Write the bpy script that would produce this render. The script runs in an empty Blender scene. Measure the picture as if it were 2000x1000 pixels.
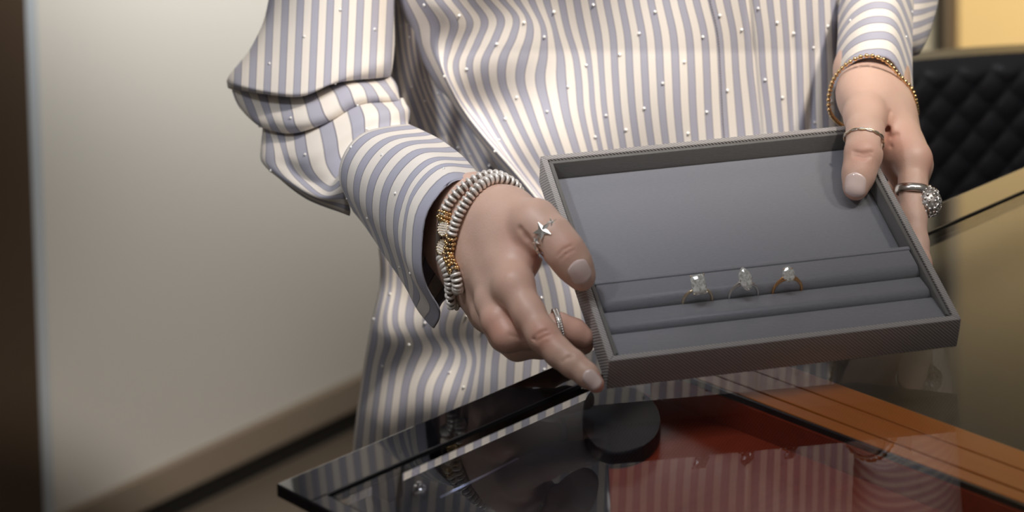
import bpy, bmesh, math, random
import numpy as np
from mathutils import Vector, Matrix
random.seed(7); rng = np.random.default_rng(7)
SC = bpy.context.scene
COL = SC.collection
PI = math.pi

# ------------------------------------------------------------------ camera
F, PX, PY = 4500.0, 1000.0, -750.0            # long lens, frame is the lower crop of a level shot (lens shift)
TH, RO = math.radians(5), math.radians(1.0)
CAM = np.array([0, 0, 1.564])
_r = np.array([1., 0, 0]); FW = np.array([0, math.cos(TH), -math.sin(TH)]); _u = np.array([0, math.sin(TH), math.cos(TH)])
RT = _r * math.cos(RO) - _u * math.sin(RO); UP = _u * math.cos(RO) + _r * math.sin(RO)
cd = bpy.data.cameras.new('camera'); cam = bpy.data.objects.new('camera', cd); COL.objects.link(cam)
m = Matrix.Identity(4)
for i in range(3):
    m[i][0] = RT[i]; m[i][1] = UP[i]; m[i][2] = -FW[i]; m[i][3] = CAM[i]
cam.matrix_world = m
cd.sensor_width = 36; cd.lens = 36 * F / 2000; cd.shift_x = 0; cd.shift_y = -(500 - PY) / 2000
cd.clip_start = 0.05; cd.clip_end = 60
cd.dof.use_dof = True; cd.dof.focus_distance = 1.53; cd.dof.aperture_fstop = 6.3
SC.camera = cam

# ------------------------------------------------------------------ light, world, exposure
SC.view_settings.view_transform = 'Standard'; SC.view_settings.look = 'None'
SC.view_settings.gamma = 1; SC.view_settings.use_curve_mapping = False
SC.view_settings.exposure = 0.0
w = bpy.data.worlds.new('world'); SC.world = w; w.use_nodes = True
w.node_tree.nodes['Background'].inputs[0].default_value = (1.0, .93, .86, 1)
w.node_tree.nodes['Background'].inputs[1].default_value = 0.13

def spot(name, loc, target, power, angle, blend, color, size=.08):
    l = bpy.data.lights.new(name, 'SPOT'); l.energy = power; l.spot_size = math.radians(angle); l.spot_blend = blend
    l.color = color; l.shadow_soft_size = size
    o = bpy.data.objects.new(name, l); COL.objects.link(o); o.location = loc
    o.rotation_euler = (Vector(target) - Vector(loc)).to_track_quat('-Z', 'Y').to_euler(); return o
def area(name, loc, target, power, sx, sy, color):
    l = bpy.data.lights.new(name, 'AREA'); l.shape = 'RECTANGLE'; l.size = sx; l.size_y = sy; l.energy = power; l.color = color
    o = bpy.data.objects.new(name, l); COL.objects.link(o); o.location = loc
    o.rotation_euler = (Vector(target) - Vector(loc)).to_track_quat('-Z', 'Y').to_euler(); return o
spot('key_spot', (.75, .65, 2.75), (.15, 1.70, 1.36), 285, 23, 1.0, (1, .92, .83), .07)  # added unseen spot, cone narrowed so the lower shirt falls darker
spot('fill_spot_hand', (-.42, 1.08, 2.6), (-.06, 1.47, 1.04), 42, 14, 1.0, (.95, .96, 1), .08)  # added fill to brighten the left hand and cuff, no real fixture
spot('fill_spot_left', (-.95, .5, 2.45), (-.04, 1.58, 1.20), 75, 17, 1.0, (.90, .93, 1), .10)  # second added fill, lifts chest and cuff from the upper left
spot('fill_spot_right', (1.15, 1.0, 2.5), (.27, 1.56, 1.06), 32, 13, 1.0, (1, .94, .88), .10)  # added light to brighten the right hand
area('soft_fill', (.1, .9, 2.75), (.1, 1.5, .95), 7, .9, .5, (.93, .95, 1))  # added soft fill from above, not a fixture of the room
spot('wall_fade_spot', (.2, 1.6, 2.8), (-.48, 3.38, 1.36), 850, 40, 1.0, (1, .97, .92), .2)  # added spot, cone shaped so the cream wall fades darker downwards
spot('wall_fill_spot', (1.0, 2.9, 2.8), (1.0, 4.7, 1.0), 680, 70, 1.0, (1, .87, .62), .2)  # added warm spot to brighten the beige back wall

# ------------------------------------------------------------------ helpers
def P(x, y, Y):                                 # photo pixel + distance -> world point
    d = FW + RT * (x - PX) / F - UP * (y - PY) / F
    return CAM + d * Y / d[1]
def Pz(x, y, z):
    d = FW + RT * (x - PX) / F - UP * (y - PY) / F
    return CAM + d * (z - CAM[2]) / d[2]
def Parr(x, y, Y):
    x = np.asarray(x, float); y = np.asarray(y, float); Y = np.asarray(Y, float)
    d = FW + RT * ((x - PX) / F)[..., None] - UP * ((y - PY) / F)[..., None]
    return CAM + d * (Y / d[..., 1])[..., None]
def link(o, parent=None):
    COL.objects.link(o)
    if parent: o.parent = parent
    return o
def tag(o, label=None, cat=None, group=None, kind=None):
    if label: o['label'] = label
    if cat: o['category'] = cat
    if group: o['group'] = group
    if kind: o['kind'] = kind
    return o
def empty(name, loc, rot=None):
    o = bpy.data.objects.new(name, None); o.empty_display_size = .02
    if rot is not None:
        M = Matrix([[rot[i][j] for j in range(3)] for i in range(3)]).to_4x4(); M.translation = Vector(loc); o.matrix_world = M
    else: o.location = loc
    COL.objects.link(o); return o
def keep(o, root):                              # parent, mesh already in world coordinates
    bpy.context.view_layer.update()
    o.parent = root; o.matrix_parent_inverse = root.matrix_world.inverted(); return o
def mesh(name, v, f, mat, parent=None, smooth=True, uv=None, world=False):
    me = bpy.data.meshes.new(name); me.from_pydata([tuple(map(float, p)) for p in v], [], [tuple(map(int, q)) for q in f]); me.update()
    if smooth: me.polygons.foreach_set('use_smooth', [True] * len(me.polygons))
    if uv is not None:
        l = me.uv_layers.new(name='UVMap'); idx = np.zeros(len(me.loops), int); me.loops.foreach_get('vertex_index', idx)
        l.data.foreach_set('uv', np.asarray(uv, float)[idx].ravel())
    me.materials.append(mat)
    o = bpy.data.objects.new(name, me); COL.objects.link(o)
    if parent is not None:
        if world: keep(o, parent)
        else: o.parent = parent
    return o
def bmobj(name, bm, mat, parent=None, smooth=False, world=False):
    me = bpy.data.meshes.new(name); bmesh.ops.recalc_face_normals(bm, faces=bm.faces); bm.to_mesh(me); bm.free()
    if smooth: me.polygons.foreach_set('use_smooth', [True] * len(me.polygons))
    me.materials.append(mat); o = bpy.data.objects.new(name, me); COL.objects.link(o)
    if parent is not None:
        if world: keep(o, parent)
        else: o.parent = parent
    return o
def prism(poly, z0, z1, bevel=0, seg=2):        # poly: list of (x,y)
    bm = bmesh.new()
    a = [bm.verts.new((x, y, z0)) for x, y in poly]; b = [bm.verts.new((x, y, z1)) for x, y in poly]
    bm.faces.new(a[::-1]); bm.faces.new(b); n = len(poly)
    for i in range(n): bm.faces.new((a[i], a[(i + 1) % n], b[(i + 1) % n], b[i]))
    if bevel: bmesh.ops.bevel(bm, geom=list(bm.edges), offset=bevel, segments=seg, affect='EDGES', profile=.6)
    return bm
def box(x0, x1, y0, y1, z0, z1, bevel=0, seg=2):
    return prism([(x0, y0), (x1, y0), (x1, y1), (x0, y1)], z0, z1, bevel, seg)
def profile_bar(prof, x0, x1, inset=0):         # profile in (y,z) extruded along x
    bm = bmesh.new(); cy = sum(p[0] for p in prof) / len(prof); cz = min(p[1] for p in prof)
    rows = []
    for x, s in ((x0, 1 - inset), (x0 + .0012, 1), (x1 - .0012, 1), (x1, 1 - inset)):
        rows.append([bm.verts.new((x, cy + (y - cy) * s, cz + (z - cz) * s)) for y, z in prof])
    n = len(prof)
    for a, b in zip(rows[:-1], rows[1:]):
        for i in range(n): bm.faces.new((a[i], a[(i + 1) % n], b[(i + 1) % n], b[i]))
    bm.faces.new(rows[0][::-1]); bm.faces.new(rows[-1]); return bm
def tube(path, rad, n=8, closed=False):
    path = np.asarray(path, float); m_ = len(path); V = []; Fc = []
    if np.isscalar(rad): rad = [rad] * m_
    T = np.roll(path, -1, 0) - np.roll(path, 1, 0)
    if not closed: T[0] = path[1] - path[0]; T[-1] = path[-1] - path[-2]
    T /= np.linalg.norm(T, axis=1)[:, None]
    up = np.array([0, 0, 1.]) if abs(T[0][2]) < .9 else np.array([1., 0, 0])
    N = np.cross(T[0], up); N /= np.linalg.norm(N)
    for i in range(m_):
        N = N - T[i] * (N @ T[i]); N /= np.linalg.norm(N); B = np.cross(T[i], N)
        for k in range(n):
            a = 2 * PI * k / n; V.append(path[i] + rad[i] * (N * math.cos(a) + B * math.sin(a)))
    for i in range(m_ if closed else m_ - 1):
        j = (i + 1) % m_
        for k in range(n): Fc.append((i * n + k, i * n + (k + 1) % n, j * n + (k + 1) % n, j * n + k))
    if not closed: Fc += [tuple(range(n))[::-1], tuple((m_ - 1) * n + k for k in range(n))]
    return V, Fc
def herm(xs, ys, q):                            # smooth interpolation, ys (n, ...) over xs
    xs = np.asarray(xs, float); ys = np.asarray(ys, float); q = np.clip(np.asarray(q, float), xs[0], xs[-1])
    h = np.diff(xs); sh = (len(h),) + (1,) * (ys.ndim - 1); s = np.diff(ys, axis=0) / h.reshape(sh)
    mt = np.zeros_like(ys); mt[0] = s[0]; mt[-1] = s[-1]
    if len(xs) > 2:
        hw = h[:-1].reshape((-1,) + (1,) * (ys.ndim - 1)); hx = h[1:].reshape(hw.shape); mt[1:-1] = (s[:-1] * hx + s[1:] * hw) / (hw + hx)
    i = np.clip(np.searchsorted(xs, q, side='right') - 1, 0, len(xs) - 2)
    t = (q - xs[i]) / h[i]; t = t.reshape(t.shape + (1,) * (ys.ndim - 1)); H = h[i].reshape(t.shape)
    return (2*t**3-3*t**2+1)*ys[i] + (t**3-2*t**2+t)*H*mt[i] + (-2*t**3+3*t**2)*ys[i+1] + (t**3-t**2)*H*mt[i+1]
def gridfaces(nr, nc, wrap=False):
    f = []
    for i in range(nr - 1):
        for j in range(nc if wrap else nc - 1):
            k = (j + 1) % nc; f.append((i * nc + j, i * nc + k, (i + 1) * nc + k, (i + 1) * nc + j))
    return f
def solidify(o, t):
    md = o.modifiers.new('thickness', 'SOLIDIFY'); md.thickness = t; md.offset = 0; return o

# ------------------------------------------------------------------ materials
def mat(name, color=(.5, .5, .5), rough=.5, metal=0, spec=.5, **kw):
    M = bpy.data.materials.new(name); M.use_nodes = True; b = M.node_tree.nodes['Principled BSDF']
    b.inputs['Base Color'].default_value = (*color, 1); b.inputs['Roughness'].default_value = rough
    b.inputs['Metallic'].default_value = metal; b.inputs['Specular IOR Level'].default_value = spec
    for k, v in kw.items(): b.inputs[k].default_value = v
    return M
class NT:
    def __init__(s, M): s.t = M.node_tree; s.b = s.t.nodes['Principled BSDF']
    def n(s, typ, **kw):
        nd = s.t.nodes.new(typ)
        for k, v in kw.items():
            if isinstance(k, str) and hasattr(nd, k): setattr(nd, k, v)
        return nd
    def l(s, a, b): s.t.links.new(a, b)
    def math(s, op, a, b=None, c=None):
        nd = s.n('ShaderNodeMath', operation=op)
        for i, v in enumerate((a, b, c)):
            if v is None: continue
            if isinstance(v, (int, float)): nd.inputs[i].default_value = v
            else: s.l(v, nd.inputs[i])
        return nd.outputs[0]
    def mix(s, f, a, b):
        nd = s.n('ShaderNodeMix', data_type='RGBA')
        for i, v in ((0, f), (6, a), (7, b)):
            if isinstance(v, (int, float)): nd.inputs[i].default_value = v
            elif isinstance(v, tuple): nd.inputs[i].default_value = (*v, 1)
            else: s.l(v, nd.inputs[i])
        return nd.outputs[2]
    def noise(s, scale, detail=3, coord='Object', rough=.5, vec=None):
        nd = s.n('ShaderNodeTexNoise'); nd.inputs['Scale'].default_value = scale; nd.inputs['Detail'].default_value = detail; nd.inputs['Roughness'].default_value = rough
        if vec is None: tc = s.n('ShaderNodeTexCoord'); vec = tc.outputs[coord]
        s.l(vec, nd.inputs['Vector']); return nd.outputs[0]
    def bump(s, h, strength=.3, dist=.001):
        nd = s.n('ShaderNodeBump'); nd.inputs['Strength'].default_value = strength; nd.inputs['Distance'].default_value = dist
        s.l(h, nd.inputs['Height']); s.l(nd.outputs[0], s.b.inputs['Normal']); return nd

def shirt_material():
    M = mat('striped_cotton', rough=.75, spec=.25); t = NT(M)
    t.b.inputs['Sheen Weight'].default_value = .15
    uv = t.n('ShaderNodeUVMap'); sp = t.n('ShaderNodeSeparateXYZ'); t.l(uv.outputs[0], sp.inputs[0])
    u = t.math('FRACT', sp.outputs[0])
    grey = t.math('MULTIPLY', t.math('GREATER_THAN', u, .04), t.math('LESS_THAN', u, .50))
    l1 = t.math('COMPARE', u, .04, .026); l2 = t.math('COMPARE', u, .50, .022)
    nz = t.noise(9, 2)
    cream = t.mix(nz, (.82, .74, .64), (.78, .73, .68)); gr = t.mix(nz, (.40, .385, .435), (.41, .41, .49))
    c = t.mix(grey, cream, gr); c = t.mix(t.math('MULTIPLY', l2, .75), c, (.13, .12, .15)); c = t.mix(t.math('MULTIPLY', l1, .60), c, (.16, .15, .18))
    t.l(c, t.b.inputs['Base Color']); t.bump(t.noise(900, 2), .12, .0005)
    return M
SHIRT = shirt_material()
def skin_material():
    M = mat('skin', (.70, .47, .37), .42, spec=.4); t = NT(M)
    t.b.inputs['Subsurface Weight'].default_value = .12; t.b.inputs['Subsurface Radius'].default_value = (.008, .003, .0015); t.b.inputs['Subsurface Scale'].default_value = 1
    at = t.n('ShaderNodeAttribute', attribute_name='blush'); n1 = t.noise(60, 4)
    base = t.mix(n1, (.72, .49, .385), (.63, .40, .305))
    c = t.mix(t.math('MULTIPLY', at.outputs['Fac'], .75), base, (.62, .24, .17)); t.l(c, t.b.inputs['Base Color'])
    v = t.n('ShaderNodeTexVoronoi'); v.inputs['Scale'].default_value = 700; tc = t.n('ShaderNodeTexCoord'); t.l(tc.outputs['Object'], v.inputs['Vector'])
    h = t.math('ADD', t.math('MULTIPLY', v.outputs['Distance'], .35), t.noise(180, 4)); t.bump(h, .22, .0006)
    return M
SKIN = skin_material()
NAIL = mat('nail_polish', (.80, .62, .57), .14, spec=.6); NAIL.node_tree.nodes['Principled BSDF'].inputs['Coat Weight'].default_value = .5
def fabric(name, col, scale=1500, rough=.55, twill=False, sheen=.3, amp=.35):
    M = mat(name, col, rough, spec=.35); t = NT(M); t.b.inputs['Sheen Weight'].default_value = sheen
    tc = t.n('ShaderNodeTexCoord')
    if twill:
        wv = t.n('ShaderNodeTexWave', wave_type='BANDS', bands_direction='DIAGONAL'); wv.inputs['Scale'].default_value = scale; wv.inputs['Distortion'].default_value = .6; wv.inputs['Detail'].default_value = 2
        t.l(tc.outputs['Object'], wv.inputs['Vector']); h = wv.outputs['Fac']
        c = t.mix(h, tuple(x * .62 for x in col), tuple(min(1, x * 1.25) for x in col)); t.l(c, t.b.inputs['Base Color']); t.bump(h, .6, .0005)
    else:
        mp = t.n('ShaderNodeMapping'); mp.inputs['Scale'].default_value = (.35, 1.6, 1); t.l(tc.outputs['Object'], mp.inputs['Vector'])
        h = t.noise(scale, 3, vec=mp.outputs[0]); c = t.mix(h, tuple(x * .85 for x in col), tuple(min(1, x * 1.15) for x in col)); t.l(c, t.b.inputs['Base Color']); t.bump(h, amp, .0004)
    return M
SATIN = fabric('grey_satin_lining', (.195, .195, .215), 900, .42)
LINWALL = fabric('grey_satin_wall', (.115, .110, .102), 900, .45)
TWILL = fabric('grey_twill_cover', (.33, .305, .29), 260, .6, True)
GOLD = mat('gold', (.90, .62, .30), .22, 1); PGOLD = mat('pale_gold', (.86, .72, .50), .2, 1)
SILVER = mat('silver', (.80, .77, .73), .25, 1); OXID = mat('pearl_silver', (.86, .80, .73), .32, .35)
DIAM = mat('diamond', (.93, .92, .86), .02, 0, 1); DIAM.node_tree.nodes['Principled BSDF'].inputs['Transmission Weight'].default_value = .15; DIAM.node_tree.nodes['Principled BSDF'].inputs['IOR'].default_value = 2.2
STUD = mat('stud_crystal', (.92, .90, .86), .12, .15, .9)
PAVE = mat('pave_disc', (.84, .76, .68), .35, .3)
_t = NT(DIAM); _v = _t.n('ShaderNodeTexVoronoi'); _v.inputs['Scale'].default_value = 750; _tc = _t.n('ShaderNodeTexCoord'); _t.l(_tc.outputs['Object'], _v.inputs['Vector'])
_s = _t.n('ShaderNodeSeparateColor'); _t.l(_v.outputs['Color'], _s.inputs[0]); _t.l(_t.mix(_s.outputs[0], (.42, .41, .36), (1, 1, .95)), _t.b.inputs['Base Color'])  # cell brightness paints the stone's inner reflections into its base colour
_n = _t.n('ShaderNodeBump'); _n.inputs['Strength'].default_value = .8; _n.inputs['Distance'].default_value = .0006; _t.l(_s.outputs[1], _n.inputs['Height']); _t.l(_n.outputs[0], _t.b.inputs['Normal'])
def wood(name, c1, c2, rough=.22, ang=0):
    M = mat(name, c1, rough, spec=.4); t = NT(M); tc = t.n('ShaderNodeTexCoord'); mp = t.n('ShaderNodeMapping')
    mp.inputs['Rotation'].default_value = (0, 0, ang); mp.inputs['Scale'].default_value = (1.2, 14, 14); t.l(tc.outputs['Object'], mp.inputs['Vector'])
    mp.vector_type = 'TEXTURE'; mp.inputs['Scale'].default_value = (1, .07, .07)
    h = t.noise(9, 6, vec=mp.outputs[0], rough=.6); t.l(t.mix(h, c1, c2), t.b.inputs['Base Color']); return M
# table frame: A along the back edge, B towards the customer
TO = Pz(540, 945, .96)[:2]; A = np.array([.398 + .143, 1.787 - 1.264]); A /= np.linalg.norm(A); B = np.array([A[1], -A[0]])
ANG = math.atan2(A[1], A[0])
def tp(a, b): q = TO + A * a + B * b; return (float(q[0]), float(q[1]))
def inv(x, y, z):                               # pixel on plane z -> (a,b) of the table
    q = Pz(x, y, z)[:2] - TO; return float(q @ A), float(q @ B)
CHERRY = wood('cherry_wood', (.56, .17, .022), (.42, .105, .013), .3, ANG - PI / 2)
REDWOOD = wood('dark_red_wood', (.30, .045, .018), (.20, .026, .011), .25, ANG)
BLACKG = mat('black_gloss_frame', (.006, .006, .008), .05, spec=.32)
BLACKM = mat('black_lining', (.008, .009, .014), .4, spec=.3)
CHROME = mat('steel', (.55, .56, .60), .15, 1)
def thin_glass():
    M = bpy.data.materials.new('case_glass'); M.use_nodes = True; t = M.node_tree; t.nodes.clear()
    o = t.nodes.new('ShaderNodeOutputMaterial'); mx = t.nodes.new('ShaderNodeMixShader'); tr = t.nodes.new('ShaderNodeBsdfTransparent'); gl = t.nodes.new('ShaderNodeBsdfGlossy')
    tr.inputs[0].default_value = (.96, .965, .97, 1); gl.inputs['Roughness'].default_value = 0.0; gl.inputs[0].default_value = (.96, .97, 1, 1)
    fr = t.nodes.new('ShaderNodeFresnel'); fr.inputs[0].default_value = 1.22
    ge = t.nodes.new('ShaderNodeNewGeometry'); mt = t.nodes.new('ShaderNodeMath'); mt.operation = 'SUBTRACT'; mt.inputs[0].default_value = 1
    mu = t.nodes.new('ShaderNodeMath'); mu.operation = 'MULTIPLY'
    t.links.new(ge.outputs['Backfacing'], mt.inputs[1]); t.links.new(mt.outputs[0], mu.inputs[0]); t.links.new(fr.outputs[0], mu.inputs[1])
    t.links.new(mu.outputs[0], mx.inputs[0]); t.links.new(tr.outputs[0], mx.inputs[1]); t.links.new(gl.outputs[0], mx.inputs[2]); t.links.new(mx.outputs[0], o.inputs[0])
    return M
GLASS = thin_glass()

# ------------------------------------------------------------------ the room
def struct(name, bm, M, kind='structure'):
    o = bmobj(name, bm, M); o['kind'] = kind; return o
def fl_mat():
    M = mat('floor_taupe', (.16, .13, .10), .5); t = NT(M); t.l(t.mix(t.noise(3, 4), (.17, .14, .11), (.13, .105, .08)), t.b.inputs['Base Color']); return M
struct('floor', box(-3, 4, -1.6, 5.2, -.05, 0), fl_mat())
q0 = Pz(440, 962, 0)[:2]; q1 = Pz(695, 838, 0)[:2]; D = (q1 - q0) / np.linalg.norm(q1 - q0); N = np.array([D[1], -D[0]])
def wp(s, o_): q = q0 + D * s - N * o_; return (float(q[0]), float(q[1]))       # s along wall, o_ behind its face
def sx(x):                                       # s where the pixel column x meets the wall
    k = (x - PX) / F
    best = min(np.linspace(-2, 4, 6001), key=lambda s: abs(((q0 + D * s)[0]) / (q0 + D * s)[1] - k)); return float(best)
sL = sx(8); sR = 2.2
def slab(s0, s1, o0, o1, z0, z1, bev=0): return prism([wp(s0, o0), wp(s1, o0), wp(s1, o1), wp(s0, o1)], z0, z1, bev)
CREAM = mat('cream_wall', (.62, .60, .56), .6); t_ = NT(CREAM); t_.l(t_.mix(t_.noise(1.5, 2), (.60, .585, .545), (.66, .64, .60)), t_.b.inputs['Base Color'])
struct('wall_left', slab(sL, sR, .0, .12, .085, 3.0), CREAM)
struct('baseboard_left', slab(sL, sR, -.012, .1, .038, .085, .003), mat('beige_baseboard', (.27, .22, .17), .4))
struct('trim_1', slab(sL, sR, .002, .12, 0, .038), mat('black_toe_kick', (.008, .008, .008), .5))
struct('trim_2', slab(sL - .014, sL + .012, -.02, .12, 0, 3.0, .003), mat('pale_blue_white_edge', (.50, .55, .60), .35))
struct('trim_3', slab(sL - .5, sL - .014, -.03, .12, 0, 3.0), mat('dark_brown_post', (.075, .05, .033), .45))
bx = P(1840, 50, 4.7)[0]; bl = wp(sR, 0)
struct('wall_back', box(bx, 4, 4.7, 4.82, 0, 3.0), mat('warm_beige_panel', (.72, .55, .30), .5))
struct('trim_4', box(bl[0] - .1, bx, 4.62, 4.82, 0, 3.0, .004), mat('brown_column', (.12, .085, .06), .4))

# ------------------------------------------------------------------ display case
GZ = .96; DZ = .934
case = empty('display_case', (*tp(.6, .4), 0)); tag(case, 'glass-topped jewellery display case with black glossy edge and cherry wood divider', 'display case')
def cpart(name, bm, M, smooth=False, label=None):
    o = bmobj(name, bm, M, case, smooth, world=True)
    if label: o['label'] = label
    return o
def tbox(a0, a1, b0, b1, z0, z1, bev=0): return prism([tp(a0, b0), tp(a1, b0), tp(a1, b1), tp(a0, b1)], z0, z1, bev)
LA, LB = 1.5, .80
fw_ = .0305
cpart('edge_frame', tbox(0, LA, 0, fw_, .9525, GZ, .0008), BLACKG, label='glossy black strip along the back edge')
cpart('edge_frame', tbox(0, .012, fw_, LB, .9525, GZ, .0008), BLACKG)
cpart('edge_frame', tbox(LA - .03, LA, fw_, LB, .9525, GZ, .0008), BLACKG)
cpart('edge_frame', tbox(0, LA, LB, LB + .03, .9525, GZ, .0008), BLACKG)
cpart('edge_bead', tbox(.012, LA, fw_, fw_ + .0005, .9575, GZ + .0002), mat('dark_steel', (.12, .12, .13), .35, .8), label='thin metal bead inside the black edge')
cpart('groove_strip', tbox(.012, LA, fw_ + .0005, fw_ + .0045, .9555, GZ), mat('groove_black', (.004, .004, .004), .9, spec=.05))  # black strip set in to imitate the dark groove beside the glass
cpart('glass_top', tbox(.0125, LA - .0305, fw_ + .0047, LB - .0005, .9555, GZ), GLASS, label='clear reflective glass top')
cpart('back_pane', tbox(.012, LA, .004, .007, DZ, .9525), GLASS)
cpart('body', tbox(.01, LA - .01, .002, LB + .02, .08, DZ - .006), BLACKM, label='black cabinet body')
cpart('plinth', tbox(.04, LA - .04, .04, LB - .02, 0, .08), BLACKM)
# beam: three strips with grooves, running towards the customer
aB0, _ = inv(1560, 725, .955); aB1, _ = inv(1480, 735, .955); aB2, _ = inv(1395, 745, .955); aB3, _ = inv(1335, 748, .953)
aA0, _ = inv(2000, 880, .955); aA1, _ = inv(2000, 912, .955); aA2, _ = inv(2000, 948, .955); aA3, _ = inv(2000, 975, .953)
c0, c1, c2, c3 = [(p + q) / 2 for p, q in ((aB0, aA0), (aB1, aA1), (aB2, aA2), (aB3, aA3))]
print('beam a', aB0, aA0, aB1, aA1, aB2, aA2, aB3, aA3)
for (lo, hi) in ((c1 + .0006, c0), (c2 + .0008, c1 - .0006), (c3, c2 - .0008)):
    cpart('wood_strip', tbox(lo, hi, .034, LB - .001, DZ, .9553, .0005), CHERRY)
cpart('shadow_gap', tbox(c3 - .0025, c3 - .0002, .034, LB - .001, .9515, .9550), BLACKM)
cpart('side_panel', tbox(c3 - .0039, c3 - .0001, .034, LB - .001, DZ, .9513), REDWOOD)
# decks: black on the left and behind the beam, dark red wood in front of it
aD, _ = inv(1183, 800, DZ)
dA, dB = inv(1180, 760, DZ), inv(1188, 1010, DZ); kk = (dB[0] - dA[0]) / (dB[1] - dA[1]); a0d = dA[0] + (.008 - dA[1]) * kk; bEnd = (.012 - dA[0]) / kk + dA[1]
cpart('black_deck', prism([tp(.012, .008), tp(a0d, .008), tp(.012, bEnd)], DZ - .006, DZ), BLACKM, label='black lining of the case')
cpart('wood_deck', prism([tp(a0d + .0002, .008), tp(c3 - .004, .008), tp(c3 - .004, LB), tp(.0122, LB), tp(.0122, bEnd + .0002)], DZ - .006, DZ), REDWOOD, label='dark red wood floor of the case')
e0, e1 = np.array([*tp(a0d, .008), DZ + .0012]), np.array([*tp(.014, bEnd), DZ + .0012]); V, Fc = tube([e0, e0 + (e1 - e0) * .98], .0010, 8); o = mesh('divider_rod', V, Fc, CHROME); keep(o, case)
cpart('black_deck', tbox(c0, LA, .008, LB, DZ - .006, DZ), BLACKM)
a_, b_ = inv(757, 935, DZ + .01)
cpart('post', tbox(a_ - .006, a_ + .006, .008, .022, DZ, .9525), BLACKM)
ps = np.array([*tp(a_ + .012, .03), DZ + .001]); bm = bmesh.new(); bmesh.ops.create_cone(bm, cap_ends=True, segments=20, radius1=.005, radius2=.0035, depth=.005, matrix=Matrix.Translation(ps + [0, 0, .0025]))
bmesh.ops.create_cone(bm, cap_ends=True, segments=20, radius1=.0022, radius2=.0018, depth=.003, matrix=Matrix.Translation(ps + [0, 0, .006])); cpart('screw', bm, CHROME, True)
# rounded black pad lying in the case under the tray corner
pc = Pz(1195, 845, DZ)[:2]; bm = prism([(pc[0] + .030 * math.cos(t) * (1 if math.cos(t) > 0 else .6), pc[1] + .050 * math.sin(t)) for t in np.linspace(0, 2 * PI, 40, endpoint=False)], DZ + .0006, DZ + .010, .0015)
o = bmobj('display_pad', bm, BLACKM, smooth=False); tag(o, 'rounded black display pad under the glass below the tray corner', 'display pad')
# thin bluish rod under the glass imitates a reflected streak of light
r0, r1 = Pz(860, 972, .945), Pz(1012, 897, .945); V, Fc = tube([r0, r1], .0007, 8); o = mesh('reflection_streak', V, Fc, mat('streak_blue', (.5, .55, .8), .2, .9)); keep(o, case)

# ------------------------------------------------------------------ jewellery tray
RM = np.array([[.9794, -.1940, .0557], [.2011, .9152, -.3493], [.0168, .3533, .9354]])
_a = RM[:, 0] / np.linalg.norm(RM[:, 0]); _b = RM[:, 1] - _a * (RM[:, 1] @ _a); _b /= np.linalg.norm(_b); RM = np.stack([_a, _b, np.cross(_a, _b)], 1)
TT = np.array([.1429, 1.4614, 1.0290]); TW, TD, TH_ = .2269, .1955, .0225
tray = empty('ring_tray', TT, RM); tag(tray, 'grey fabric-covered jewellery tray with padded ring slots held in both hands', 'tray')
bpy.context.view_layer.update()
def TL(x, y, z): return RM @ np.array([x, y, z]) + TT
def ontray(px, py, h):
    d = RM.T @ (P(px, py, 1) - CAM); o_ = RM.T @ (CAM - TT); return o_ + d * (h - o_[2]) / d[2]
hw, hd = TW / 2, TD / 2; wt = .0042
def tpart(name, bm, M, smooth=False, label=None, parent=None):
    o = bmobj(name, bm, M, parent or tray, smooth)
    if label: o['label'] = label
    return o
tpart('base', box(-hw + .0002, hw - .0002, -hd + .0002, hd - .0002, -TH_, -TH_ + .003, .0006), TWILL)
def mitred(x0, y0, x1, y1, nx, ny, t, z0, z1, bev):   # wall from corner to corner with mitred ends, thickness t inward
    L = math.hypot(x1 - x0, y1 - y0); dx, dy = (x1 - x0) / L, (y1 - y0) / L
    return prism([(x0, y0), (x1, y1), (x1 - dx * t + nx * t, y1 - dy * t + ny * t), (x0 + dx * t + nx * t, y0 + dy * t + ny * t)], z0, z1, bev, 3)
for s in ((-hw, -hd, hw, -hd, 0, 1), (hw, -hd, hw, hd, -1, 0), (hw, hd, -hw, hd, 0, -1), (-hw, hd, -hw, -hd, 1, 0)):
    tpart('outer_wall', mitred(*s, wt, -TH_ + .0003, 0, .0007), TWILL, True, 'twill-covered outer wall')
g = .0006; i1x, i1y = hw - wt - g, hd - wt - g; it = .0026
yR = -.0263
for s in ((i1x, i1y, -i1x, i1y, 0, -1), (-i1x, i1y, -i1x, -i1y, 1, 0), (i1x, -i1y, i1x, i1y, -1, 0)):
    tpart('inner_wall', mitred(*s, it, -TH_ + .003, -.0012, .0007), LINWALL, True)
ix, iy = i1x - it - .0003, i1y - it - .0003
tpart('flat_pad', box(-ix, ix, yR + .0005, iy, -TH_ + .003, -.0145, .0012, 3), SATIN, True, 'large empty satin-covered pad')
cx = i1x - it - .0003
def cushion_prof(y0, y1, ztop, round_=.006, zb=-TH_ + .003, slope=0, rb=.0008):
    pr = [(y0, zb)]
    for k in range(9):
        a = PI - k * PI / 2 / 8; pr.append((y0 + round_ + round_ * math.cos(a), ztop - round_ * 1.35 + round_ * 1.35 * math.sin(a)))
    n = 6
    for k in range(9):
        a = PI / 2 - k * PI / 2 / 8; pr.append((y1 - rb + rb * math.cos(a), ztop - rb + rb * math.sin(a)))
    pr.append((y1, zb)); return [(y, z if z <= zb + 1e-9 else z - slope * (y - y0)) for y, z in pr]
y1, y2, y3, y4 = -.0497, -.0695, -.0893, yR
def slope_bar(prof, f):                         # raise back of a cushion
    return [(y, z + f(y)) for y, z in prof]
rp = cushion_prof(y1 + .0010, y4 - .0027, -.0018, .007, slope=.03)
tpart('ring_cushion', profile_bar(rp, -cx, cx, .12), SATIN, True, 'rear padded ring cushion')
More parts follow.
